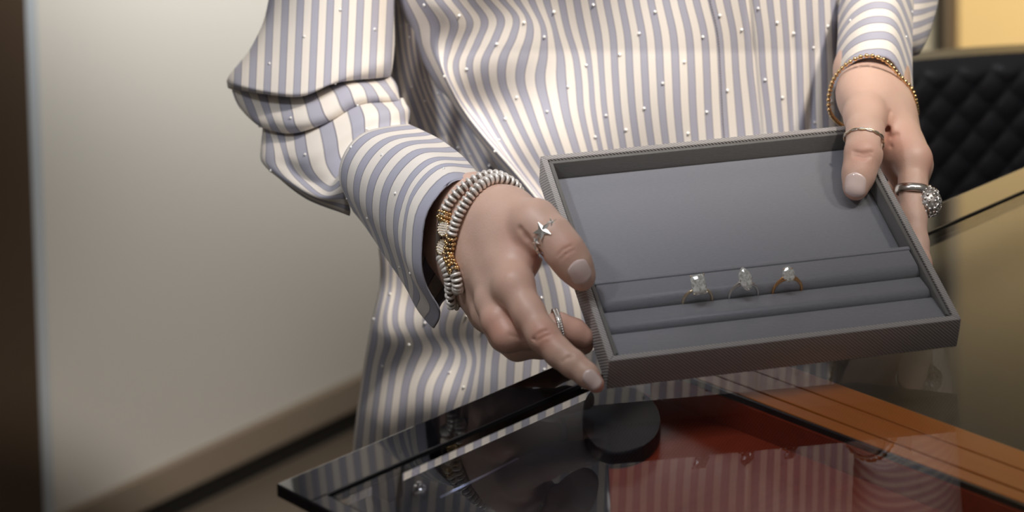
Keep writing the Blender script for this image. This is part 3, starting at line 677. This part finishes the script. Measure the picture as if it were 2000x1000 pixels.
def sleeve(name, secs, us, bul, thick=.0009, per_sec=7, ncol=36, ulen=False, ucount=20, uphase=0, wob=.0012, seed=1, dostuds=True, parent=None, sd=(1.6, .03), upx=0):
    # secs: list of (front polyline px from left to right, Y centre, bulge front, bulge back)
    S = []
    for sec in secs:
        pts, Yc, bf, bb = sec[:4]; bk = np.array(sec[4], float) if len(sec) > 4 else np.array(pts, float)
        p = np.array(pts, float); s = np.linspace(0, 1, len(p)); t = (1 - np.cos(np.linspace(0, PI, ncol))) / 2; fr = herm(s, p, t)
        w_ = np.sin(np.linspace(0, PI, ncol)) ** .8
        bk = herm(np.linspace(0, 1, len(bk)), bk, t)[::-1]; front = Parr(fr[:, 0], fr[:, 1], Yc - bf * w_); back = Parr(bk[:, 0], bk[:, 1], Yc + bb * w_[::-1])
        S.append(np.concatenate([front, back[1:-1]]))
    S = np.array(S); nS = len(S); q = np.linspace(0, nS - 1, (nS - 1) * per_sec + 1); G = herm(np.arange(nS), S, q); nr, nc, _ = G.shape
    a = np.linspace(0, 2 * PI, nc, endpoint=False)[None]; rr = q[:, None]; r_ = np.random.default_rng(seed); wv = 0
    for k in range(6): wv = wv + np.sin(a * r_.integers(2, 7) + rr * r_.uniform(-1.6, 1.6) + r_.uniform(0, 6.3)) / (1 + .5 * k)
    cen = G.mean(1, keepdims=True); G = G + (G - cen) / (np.linalg.norm(G - cen, axis=2, keepdims=True) + 1e-6) * (wob * wv)[..., None]
    if upx:
        Zc = (G - CAM) @ FW; xp = PX + F * ((G - CAM) @ RT) / Zc; yp = PY - F * ((G - CAM) @ UP) / Zc; fr_ = np.arange(nc) < ncol; xm = xp[:, ncol - 1:ncol]
        U = np.where(fr_[None], xp / upx + yp * .0015, (2 * xm - xp) / upx + yp * .0015); U = np.concatenate([U, (2 * xm - xp[:, :1]) / upx + yp[:, :1] * .0015], 1)
    elif ulen:
        s_ = np.linalg.norm(np.diff(G[:, ncol // 2], axis=0), axis=1); L = np.concatenate([[0], np.cumsum(s_)]); U = np.repeat((L / L[-1] * ucount + uphase)[:, None], nc + 1, 1)
    else: U = np.repeat(np.linspace(0, ucount, nc + 1)[None] + uphase, nr, 0)
    Gw = np.concatenate([G, G[:, :1]], 1)
    o = mesh(name, Gw.reshape(-1, 3), gridfaces(nr, nc + 1), SHIRT, uv=np.stack([U.ravel(), np.zeros(U.size)], 1)); keep(o, parent or shirt); solidify(o, thick)
    if dostuds:
        Gf, Uf = Gw[:, 2:ncol - 2], U[:, 2:ncol - 2]
        if ulen: Gf = Gf.transpose(1, 0, 2); Uf = Uf.T
        put_studs(Gf, Uf, sd[0], sd[1])
    return G
# picture-left arm: billowing upper sleeve, stacked folds, forearm
sleeve('sleeve', [
    ([(560, -520), (610, -530), (660, -530), (710, -525), (765, -515)], 1.78, .05, .05),
    ([(545, -200), (600, -205), (655, -205), (715, -200), (775, -190)], 1.75, .055, .05),
    ([(528, 0), (590, 0), (650, 0), (710, 0), (768, 0)], 1.73, .058, .05),
    ([(497, 85), (560, 92), (630, 95), (705, 88), (770, 82)], 1.72, .062, .05),
    ([(447, 148), (520, 164), (600, 164), (690, 142), (768, 122)], 1.71, .066, .05),
    ([(444, 164), (522, 182), (590, 186), (660, 160), (762, 148)], 1.71, .068, .05),
    ([(449, 172), (528, 184), (594, 180), (664, 156), (758, 146)], 1.715, .050, .045),
    ([(454, 168), (532, 178), (596, 170), (668, 150), (755, 146)], 1.720, .030, .040)],
    None, None, ucount=21, seed=4, wob=.0010, sd=(2.3, .034), upx=29)
sleeve('lower_sleeve', [
    ([(456, 162), (532, 172), (596, 164), (668, 144), (755, 140)], 1.720, .032, .040),
    ([(458, 176), (534, 188), (600, 178), (672, 156), (758, 150)], 1.712, .046, .043),
    ([(472, 205), (542, 222), (610, 204), (690, 172), (768, 164)], 1.70, .056, .045),
    ([(490, 228), (548, 248), (618, 228), (700, 192), (778, 182)], 1.695, .060, .045),
    ([(503, 240), (556, 262), (628, 242), (706, 204), (782, 196)], 1.695, .056, .045),
    ([(512, 246), (562, 258), (630, 236), (708, 200), (784, 194)], 1.695, .040, .045),
    ([(517, 268), (566, 276), (636, 244), (712, 206), (790, 204)], 1.685, .048, .042),
    ([(520, 292), (572, 310), (644, 276), (720, 226), (800, 216)], 1.675, .056, .042),
    ([(522, 316), (584, 340), (650, 312), (722, 254), (802, 238)], 1.665, .052, .042),
    ([(545, 345), (610, 366), (664, 338), (728, 276), (802, 246)], 1.650, .046, .040),
    ([(604, 388), (640, 380), (668, 336), (730, 270), (800, 250)], 1.625, .040, .040),
    ([(684, 418), (672, 365), (684, 312), (735, 264), (796, 256)], 1.600, .040, .040)],
    None, None, ucount=17, seed=4, wob=.0020, sd=(2.3, .034))
# french cuff, stripes run round the arm
cuffL = [
    ([(692, 414), (664, 350), (676, 296), (716, 258), (800, 244)], 1.600, .040, .036),
    ([(718, 446), (690, 382), (700, 318), (745, 272), (826, 258)], 1.584, .042, .036),
    ([(752, 496), (728, 420), (738, 346), (786, 290), (862, 278)], 1.560, .044, .036),
    ([(790, 552), (766, 458), (776, 372), (828, 310), (900, 306)], 1.538, .045, .034),
    ([(818, 604), (826, 580), (802, 530), (796, 480), (808, 396), (862, 332), (926, 334)], 1.520, .045, .030, [(818, 604), (855, 545), (900, 470), (925, 400), (926, 334)]),
    ([(844, 636), (854, 606), (828, 558), (819, 505), (831, 414), (884, 350), (942, 354)], 1.508, .042, .022, [(844, 636), (858, 588), (902, 548), (945, 450), (942, 354)]),
    ([(848, 638), (859, 608), (832, 560), (823, 505), (834, 416), (887, 353), (945, 357)], 1.506, .041, .020, [(848, 638), (862, 590), (906, 550), (950, 450), (945, 357)])]
GC = sleeve('cuff', cuffL, None, None, ulen=True, ucount=6.6, uphase=-.15, seed=9, wob=.0004, per_sec=6, ncol=40, thick=.0016, sd=(1.9, .03))
# picture-right arm
sleeve('sleeve', [
    ([(1640, -520), (1700, -520), (1760, -515), (1820, -510), (1880, -500)], 1.86, .05, .05),
    ([(1670, -200), (1720, -205), (1770, -200), (1815, -195), (1860, -190)], 1.83, .05, .04),
    ([(1690, -40), (1730, -40), (1770, -40), (1805, -38), (1835, -35)], 1.80, .045, .035),
    ([(1700, 30), (1735, 35), (1770, 35), (1800, 30), (1826, 20)], 1.785, .04, .03),
    ([(1715, 75), (1745, 82), (1770, 84), (1792, 80), (1812, 70)], 1.775, .034, .025),
    ([(1735, 98), (1750, 103), (1768, 107), (1782, 108), (1796, 104)], 1.772, .02, .018),
    ([(1745, 95), (1755, 97), (1768, 100), (1778, 101), (1786, 98)], 1.775, .008, .008)],
    None, None, ulen=True, ucount=28, seed=12, wob=.0006, dostuds=False)
sleeve('cuff', [
    ([(1642, -130), (1678, -180), (1722, -200), (1766, -180), (1792, -130)], 1.78, .035, .03),
    ([(1640, -40), (1676, -92), (1720, -110), (1762, -92), (1785, -30)], 1.745, .036, .032),
    ([(1637, 50), (1670, -2), (1715, -22), (1756, -4), (1781, 70)], 1.71, .037, .032),
    ([(1634, 120), (1660, 72), (1706, 52), (1752, 66), (1782, 165)], 1.675, .042, .032),
    ([(1630, 172), (1654, 126), (1698, 106), (1748, 120), (1783, 235)], 1.652, .044, .032),
    ([(1631, 176), (1655, 130), (1698, 110), (1747, 124), (1784, 244)], 1.650, .043, .030)],
    None, None, ulen=True, ucount=9.5, seed=15, wob=.0006, per_sec=6, thick=.0014, sd=(2.2, .03))
# studs, one mesh shared by all
bm = bmesh.new(); bmesh.ops.create_icosphere(bm, subdivisions=1, radius=.00125); sm = bpy.data.meshes.new('stud'); bm.to_mesh(sm); bm.free()
sm.polygons.foreach_set('use_smooth', [True] * len(sm.polygons)); sm.materials.append(STUD)
def vis(p): d = p - CAM; Z = d @ FW; x = PX + F * (d @ RT) / Z; y = PY - F * (d @ UP) / Z; return -20 < x < 2020 and -20 < y < 960 and p[2] > .82
studs = [p for p in studs if vis(p)]; print('studs', len(studs))
if len(studs) > 300: studs = [studs[i] for i in np.linspace(0, len(studs) - 1, 300).astype(int)]
inv_s = shirt.matrix_world.inverted()
for p in studs:
    o = bpy.data.objects.new('stud', sm); COL.objects.link(o); o.parent = shirt; o.matrix_parent_inverse = inv_s; o.location = p

# ------------------------------------------------------------------ bracelets
def ring_frame(c, ax):
    ax = np.array(ax, float); ax /= np.linalg.norm(ax); u = np.cross(ax, [0, 0, 1.]); u /= np.linalg.norm(u); return u, np.cross(u, ax), ax
def shared(name, me, root, M4, label=None):
    o = bpy.data.objects.new(name, me); COL.objects.link(o); o.parent = root; o.matrix_parent_inverse = root.matrix_world.inverted(); o.matrix_world = M4
    if label: o['label'] = label
    return o
def lathe_disc(R, h, M_):                        # rounded coil link, axis along local Z
    bm = bmesh.new(); prof = [(R * .55, -h / 2), (R * .92, -h / 2 * .8), (R, 0), (R * .92, h / 2 * .8), (R * .55, h / 2)]; n = 14; rows = [[bm.verts.new((r * math.cos(2 * PI * k / n), r * math.sin(2 * PI * k / n), z)) for k in range(n)] for r, z in prof]
    for a, b in zip(rows[:-1], rows[1:]):
        for k in range(n): bm.faces.new((a[k], a[(k + 1) % n], b[(k + 1) % n], b[k]))
    bm.faces.new(rows[0][::-1]); bm.faces.new(rows[-1]); me = bpy.data.meshes.new('coil_link'); bm.to_mesh(me); bm.free(); me.polygons.foreach_set('use_smooth', [True] * len(me.polygons)); me.materials.append(M_); return me
def ball(r, M_, sub=1):
    bm = bmesh.new(); bmesh.ops.create_icosphere(bm, subdivisions=sub, radius=r); me = bpy.data.meshes.new('bead'); bm.to_mesh(me); bm.free(); me.polygons.foreach_set('use_smooth', [True] * len(me.polygons)); me.materials.append(M_); return me
def frameM(p, z, x=None):
    z = Vector(z).normalized(); x = Vector(x) if x is not None else z.orthogonal(); x = (x - z * x.dot(z)).normalized(); y = z.cross(x); M_ = Matrix((x, y, z)).transposed().to_4x4(); M_.translation = Vector(p); return M_
def loop_from_px(pts, Yc, front, back_off, n):
    # closed loop: visible arc in pixels with distances, closed behind the wrist
    a = np.array([P(*q) for q in pts]); c = (a[0] + a[-1]) / 2; s = np.linspace(0, 1, len(a)); return a, c
def smooth_closed(pts, n):
    p = np.array(pts); m_ = len(p); ext = np.concatenate([p[-3:], p, p[:3]]); q = np.linspace(0, m_, n * 8, endpoint=False) + 3; c = herm(np.arange(len(ext)), ext, q)
    d = np.linalg.norm(np.roll(c, -1, 0) - c, axis=1); L = np.concatenate([[0], np.cumsum(d)]); t = np.linspace(0, L[-1], n, endpoint=False); c2 = np.concatenate([c, c[:1]])
    return np.stack([np.interp(t, L, c2[:, i]) for i in range(3)], 1)
def push_out(L, fld, r):
    L = np.array(L)
    for _ in range(6):
        sd_ = fld.sample(L); inside = np.all((L > fld.lo) & (L < fld.lo + fld.res * (fld.n - 1)), axis=1); L = L + fld.grad(L) * (np.clip(r - sd_, 0, .006) * inside)[:, None]
    for _ in range(2): L = (np.roll(L, 1, 0) + 2 * L + np.roll(L, -1, 0)) / 4
    return L
pearl_link = lathe_disc(.0037, .0022, OXID); gold_bead = ball(.00125, GOLD, 2); gold_bead_s = ball(.0009, PGOLD, 1); silver_link_small = lathe_disc(.0030, .0020, OXID)
def coil_bracelet(arc, back, label, clasp, discs):
    pts = [P(*q) for q in arc] + [P(*q) for q in back]; n = 92; L = push_out(smooth_closed(pts, n), fL, .0036); c = L.mean(0); root = empty('coil_bracelet', tuple(L[int(np.argmin(L[:, 2]))])); tag(root, label, 'bracelet', 'coiled bracelets on the wrist'); bpy.context.view_layer.update()
    V_, F_ = tube(L, .0022, 8, True); o = mesh('core', V_, F_, mat('dark_core', (.12, .09, .07), .5)); keep(o, root)
    for i in range(n):
        p = L[i]; T = L[(i + 1) % n] - L[i - 1]; Zp = (p - CAM) @ FW; y = PY - F * ((p - CAM) @ UP) / Zp; x = PX + F * ((p - CAM) @ RT) / Zp; front = p[1] < c[1] + .004 and x < 930
        if front and clasp[0] < y < clasp[1]:
            out = p - c; T = T / np.linalg.norm(T); out = out - T * (out @ T); out /= np.linalg.norm(out); sd_ = np.cross(T, out)
            for k in range(9):
                a = 2 * PI * k / 9 + (i % 2) * .35; r_ = .0030; q = p + (out * math.cos(a) + sd_ * math.sin(a)) * r_ + T * random.uniform(-.0003, .0003)
                shared('bead', gold_bead if (k + i) % 3 else gold_bead_s, root, Matrix.Translation(q))
        elif front and discs and discs[0] < y < discs[1]: pass
        else: shared('coil_link', pearl_link, root, frameM(p, T) @ Matrix.Diagonal((1, 1, 1, 1)))
    return root, L, c
def pave_disc(root, px, py, Y, ax):               # flat rounded pave plaque facing the camera
    c = P(px, py, Y); n_ = Vector(CAM - c).normalized(); n_ = (n_ + Vector((-.5, 0, .1))).normalized(); M4 = frameM(c, n_, Vector(ax))
    bm = bmesh.new(); bmesh.ops.create_cone(bm, cap_ends=True, segments=20, radius1=.0045, radius2=.0042, depth=.0018); bmesh.ops.scale(bm, vec=(1.0, .78, 1), verts=bm.verts); me = bpy.data.meshes.new('pave_disc'); bm.to_mesh(me); bm.free(); me.materials.append(PAVE); shared('pave_disc', me, root, M4, 'pale pave-set plaque')
    for k in range(16):
        a = 2 * PI * k / 16; shared('bead', gold_bead_s, root, M4 @ Matrix.Translation((.0047 * math.cos(a), .0047 * .78 * math.sin(a), .0004)))
    for i in range(-2, 3):
        for j in range(-2, 3):
            if (i / 2.6) ** 2 + (j / 2.6) ** 2 < 1: shared('stone', gold_bead_s, root, M4 @ Matrix.Translation((i * .0015, j * .00115, .0008)) @ Matrix.Scale(.6, 4))
backL = [(975, 560, 1.500), (1010, 540, 1.530), (1032, 480, 1.540), (1022, 420, 1.520)]
b1, L1, cc1 = coil_bracelet([(985, 374, 1.487), (945, 358, 1.470), (904, 373, 1.463), (876, 408, 1.462), (866, 450, 1.462), (868, 492, 1.462), (886, 526, 1.450), (918, 549, 1.458)],
    [(x - 14, y - 6, Y + .008) for x, y, Y in backL], 'outer white coiled bracelet with pale plaques, the one nearer the shirt cuff', (420, 428), (428, 500))
pave_disc(b1, 866, 446, 1.456, (0, 0, 1)); pave_disc(b1, 864, 482, 1.456, (.3, 0, 1))
for y_ in (412, 420, 428, 502, 508, 514): 
    for k in range(5): shared('bead', gold_bead, b1, Matrix.Translation(P(868 + (k - 2) * 5 + (0 if y_ < 450 else (y_ - 500) * .7), y_ + k * 1.5, 1.457 + abs(k - 2) * .0012)))
b2, L2, cc2 = coil_bracelet([(1000, 385, 1.474), (955, 366, 1.457), (918, 388, 1.449), (893, 424, 1.447), (885, 465, 1.447), (890, 503, 1.448), (905, 530, 1.438), (930, 551, 1.446)],
    [(x + 2, y + 2, Y - .006) for x, y, Y in backL], 'inner white coiled bracelet with beaded gold clasp, the one nearer the hand', (456, 532), None)
# picture-right wrist: string of small gold beads
gl = [P(*q) for q in [(1622, 222, 1.626), (1619, 185, 1.620), (1632, 148, 1.608), (1660, 120, 1.598), (1695, 107, 1.594), (1730, 118, 1.596), (1754, 146, 1.606), (1768, 186, 1.616), (1768, 228, 1.640), (1740, 250, 1.668), (1700, 262, 1.675), (1655, 252, 1.660)]]
Lg = push_out(smooth_closed(gl, 64), fR, .0014); root = empty('gold_bracelet', tuple(Lg[int(np.argmin(Lg[:, 2]))])); tag(root, 'gold beaded bracelet hanging on the wrist in front of the black chair', 'bracelet'); bpy.context.view_layer.update()
V_, F_ = tube(Lg, .0005, 6, True); o = mesh('chain', V_, F_, GOLD); keep(o, root); gb = ball(.00165, GOLD, 2); gb2 = ball(.0011, PGOLD, 1)
for i in range(64): shared('bead', gb, root, Matrix.Translation(Lg[i]))
for i in range(0, 64, 2):
    p = Lg[i]; d = (CAM - p); d /= np.linalg.norm(d); shared('bead', gb2, root, Matrix.Translation((p + Lg[(i + 1) % 64]) / 2 + d * .0012))
for k in range(0):
    q = P(1755 + k * 1.3 + (k % 3) * 3, 150 + k * 4.5, 1.600 + k * .0009); shared('bead', gb, root, Matrix.Translation(q))

# ------------------------------------------------------------------ finger rings
def finger_loop(fld, pa, pb, t, n=48, r0=.02, lift=.0006, tilt=0):
    a, b = P(*pa), P(*pb); ax = (b - a) / np.linalg.norm(b - a); c = a + (b - a) * t; u = np.cross(ax, CAM - c); u /= np.linalg.norm(u); v = np.cross(ax, u); out = []
    v = v if v @ (CAM - c) > 0 else -v
    if tilt: ax2 = ax
    for k in range(n):
        an = 2 * PI * k / n; d = v * math.cos(an) + u * math.sin(an) + ax * tilt * math.cos(an); d /= np.linalg.norm(d); lo, r_ = .003, .003
        while r_ < r0 and fld.sample((c + d * r_)[None])[0] < 0: r_ += .0004
        out.append(r_ + lift)
    out = np.array(out); med = np.median(out); out = np.clip(out, None, med * 1.12)
    for _ in range(3): out = (np.roll(out, 1) + out * 2 + np.roll(out, -1)) / 4
    pts = []
    for k in range(n):
        an = 2 * PI * k / n; d = v * math.cos(an) + u * math.sin(an) + ax * tilt * math.cos(an); d /= np.linalg.norm(d); pts.append(c + d * out[k])
    return np.array(pts), c, ax, v, u
def ring_root(name, label, c): r_ = empty(name, tuple(c)); tag(r_, label, 'ring'); bpy.context.view_layer.update(); return r_
# star ring on the picture-left thumb
L, c, ax, v, u = finger_loop(fL, (1046, 438, 1.420), (1104, 492, 1.401), .60, tilt=-.12); root = ring_root('star_ring', 'silver band with pave stars on the thumb beside the tray', c)
V_, F_ = tube(L, .0006, 6, True); o = mesh('band', V_, F_, SILVER); keep(o, root)
def star_mesh(R, h):
    bm = bmesh.new(); top = []; bot = []
    for k in range(10):
        a = PI / 2 + k * PI / 5; r_ = R if k % 2 == 0 else R * .45; top.append(bm.verts.new((r_ * math.cos(a), r_ * math.sin(a), 0))); bot.append(bm.verts.new((r_ * math.cos(a), r_ * math.sin(a), -h)))
    ct = bm.verts.new((0, 0, h * .8))
    for k in range(10): j = (k + 1) % 10; bm.faces.new((top[k], top[j], ct)); bm.faces.new((top[k], bot[k], bot[j], top[j]))
    bm.faces.new(bot[::-1]); me = bpy.data.meshes.new('star'); bm.normal_update(); bm.to_mesh(me); bm.free(); me.materials.append(SILVER); return me
s1, s2 = star_mesh(.0066, .0010), star_mesh(.0036, .0008)
for k, me in ((0, s1), (44, s2), (4, s2), (8, s2)):
    p = L[k % 48]; nrm = p - c; nrm -= ax * (nrm @ ax); nrm /= np.linalg.norm(nrm); shared('star', me, root, frameM(p + nrm * .0009, nrm, ax) @ Matrix.Rotation(.6 * k, 4, 'Z'))
# beaded silver ring on the picture-left middle finger
L, c, ax, v, u = finger_loop(fL, (1040, 652, 1.391), (1092, 640, 1.394), .97, lift=.0008); root = ring_root('beaded_ring', 'narrow silver beaded ring on the middle finger under the thumb', c)
V_, F_ = tube(L, .0009, 6, True); o = mesh('band', V_, F_, SILVER); keep(o, root); rb = ball(.0011, SILVER, 1)
for k in range(48):
    p = L[k]; o_ = (p - c) / np.linalg.norm(p - c)
    for s in (-1, 1): shared('bead', rb, root, Matrix.Translation(p + o_ * .0006 + ax * s * .0010))
# twisted pale gold band on the picture-right thumb
L, c, ax, v, u = finger_loop(fR, (1690, 262, 1.543), (1686, 302, 1.529), .28, tilt=.10); root = ring_root('gold_band_ring', 'thin twisted pale gold band on the thumb resting inside the tray', c)
n = len(L); tw = [L[k] + ((L[k] - c) / np.linalg.norm(L[k] - c)) * .0002 + ax * .0007 * math.sin(k * 2 * PI / 6) for k in range(n)]
V_, F_ = tube(tw, .0006, 6, True); o = mesh('band', V_, F_, PGOLD); keep(o, root)
tw = [L[k] + ax * -.0007 * math.sin(k * 2 * PI / 6) for k in range(n)]; V_, F_ = tube(tw, .00055, 6, True); o = mesh('band', V_, F_, SILVER); keep(o, root)
# ornate dome ring on the picture-right index
L, c, ax, v, u = finger_loop(fR, (1783, 365, 1.545), (1783, 425, 1.530), .12, lift=.0004, tilt=.18); root = ring_root('dome_ring', 'wide silver ring with openwork dome of stones on the index finger', c)
nn = len(L); Vr = []; off_ = [(-.0028, .0001), (-.0026, .0010), (0, .0014), (.0026, .0010), (.0028, .0001)]
for k in range(nn):
    o_ = (L[k] - c); o_ -= ax * (o_ @ ax); o_ /= np.linalg.norm(o_)
    for a, h in off_: Vr.append(L[k] + ax * a + o_ * h)
Fr = [(k * 5 + j, ((k + 1) % nn) * 5 + j, ((k + 1) % nn) * 5 + j + 1, k * 5 + j + 1) for k in range(nn) for j in range(4)]
o = mesh('band', Vr, Fr, SILVER); keep(o, root)
dc = P(1818, 393, 1.540); on = np.array([.95, -.35, -.1]); on /= np.linalg.norm(on); ssp = ball(.0013, SILVER, 2); sdm = ball(.0009, DIAM, 1)
db = P(1812, 393, 1.536); V_ = []; bm = bmesh.new(); bmesh.ops.create_uvsphere(bm, u_segments=20, v_segments=12, radius=.0080); me = bpy.data.meshes.new('dome'); bm.to_mesh(me); bm.free(); me.polygons.foreach_set('use_smooth', [True] * len(me.polygons)); me.materials.append(mat('dark_silver', (.50, .46, .43), .35, .9)); shared('dome', me, root, Matrix.Translation(db) @ frameM((0, 0, 0), ax, on) @ Matrix.Diagonal((1.0, .95, 1.24, 1)))
R3 = np.array(frameM((0, 0, 0), ax, on).to_3x3())
for k in range(95):                              # beads and stones spread over the dome
    z = 1 - 2 * (k + .5) / 95; ph = k * 2.39996; r_ = math.sqrt(1 - z * z); q = np.array([r_ * math.cos(ph) * .0082, r_ * math.sin(ph) * .0078, z * .0102])
    shared('stone', ssp if k % 3 else sdm, root, Matrix.Translation(db + R3 @ q))
for k in range(7):                               # scrolls
    z = -.75 + k * .25; ph0 = k * 1.9; q0_ = []
    for t in np.linspace(0, 4.6, 14):
        rr_ = .0022 * (1 - t / 6.5); zz = z + rr_ * math.cos(t) / .0066; pp = -.5 + (k % 2) * .9 + rr_ * math.sin(t) / .0066; r2 = math.sqrt(max(0, 1 - min(.98, abs(zz)) ** 2)); q0_.append(db + R3 @ np.array([r2 * math.cos(pp) * .0094, r2 * math.sin(pp) * .0088, zz * .0108]))
    V_, F_ = tube(q0_, .0005, 6); o = mesh('scroll', V_, F_, SILVER); keep(o, root)

# ------------------------------------------------------------------ quilted chair
ch = empty('chair', (.62, 2.40, 0)); tag(ch, 'black quilted upholstered chair behind the display case at right', 'chair'); bpy.context.view_layer.update()
def quilt_mat():
    M = mat('black_quilted_leather', (.055, .055, .064), .36, spec=.6); t = NT(M); t.bump(t.noise(220, 3), .3, .0008); return M
QM = quilt_mat(); cx_, yb = .60, 2.28; nzq, nxq = 150, 190; zt = P(1900, 107, yb)[2]; zb_ = .55; Vq = []; hwid = .27
for i in range(nzq):
    for j in range(nxq):
        x = -hwid + 2 * hwid * j / (nxq - 1); z = zb_ + (zt - zb_) * i / (nzq - 1); u_, v_ = (x + z * .9) / .018, (x - z * .9) / .018
        d = abs(math.sin(u_ * PI / 2)) ** .5 * abs(math.sin(v_ * PI / 2)) ** .5; e = max(0, (z - (zt - .02)) / .02); ex = max(0, (abs(x) - (hwid - .02)) / .02)
        Vq.append((cx_ + x, yb + .05 * (x / hwid) ** 2 * -1 - .006 * d * (1 - max(e, ex)) + .013 * (max(e, ex)) ** 2.5, z))
o = mesh('quilted_back', Vq, gridfaces(nzq, nxq), QM); keep(o, ch)
bm = bmesh.new(); rows = []
def cp(name, bm_, M_=QM, sm=True): o = bmobj(name, bm_, M_, ch, sm, world=True); return o
ns = 24; pr = []
outer = [(cx_ + hwid * math.sin(t) * 1, 0) for t in (0,)]
xs_ = np.linspace(-hwid, hwid, ns); poly = [(cx_ + x, yb - .05 * (x / hwid) ** 2 + .014) for x in xs_] + [(cx_ + x, yb - .05 * (x / hwid) ** 2 + .075) for x in xs_[::-1]]
cp('backrest', prism(poly, zb_, zt - .010, .006, 3), BLACKM)
cp('seat', box(cx_ - .25, cx_ + .25, yb + .05, yb + .52, .46, .57, .02, 4))
for sx_ in (-1, 1):
    for sy_ in (.09, .48):
        bm = bmesh.new(); bmesh.ops.create_cone(bm, cap_ends=True, segments=12, radius1=.012, radius2=.018, depth=.46, matrix=Matrix.Translation((cx_ + sx_ * .21, yb + sy_, .23))); cp('leg', bm, BLACKM)
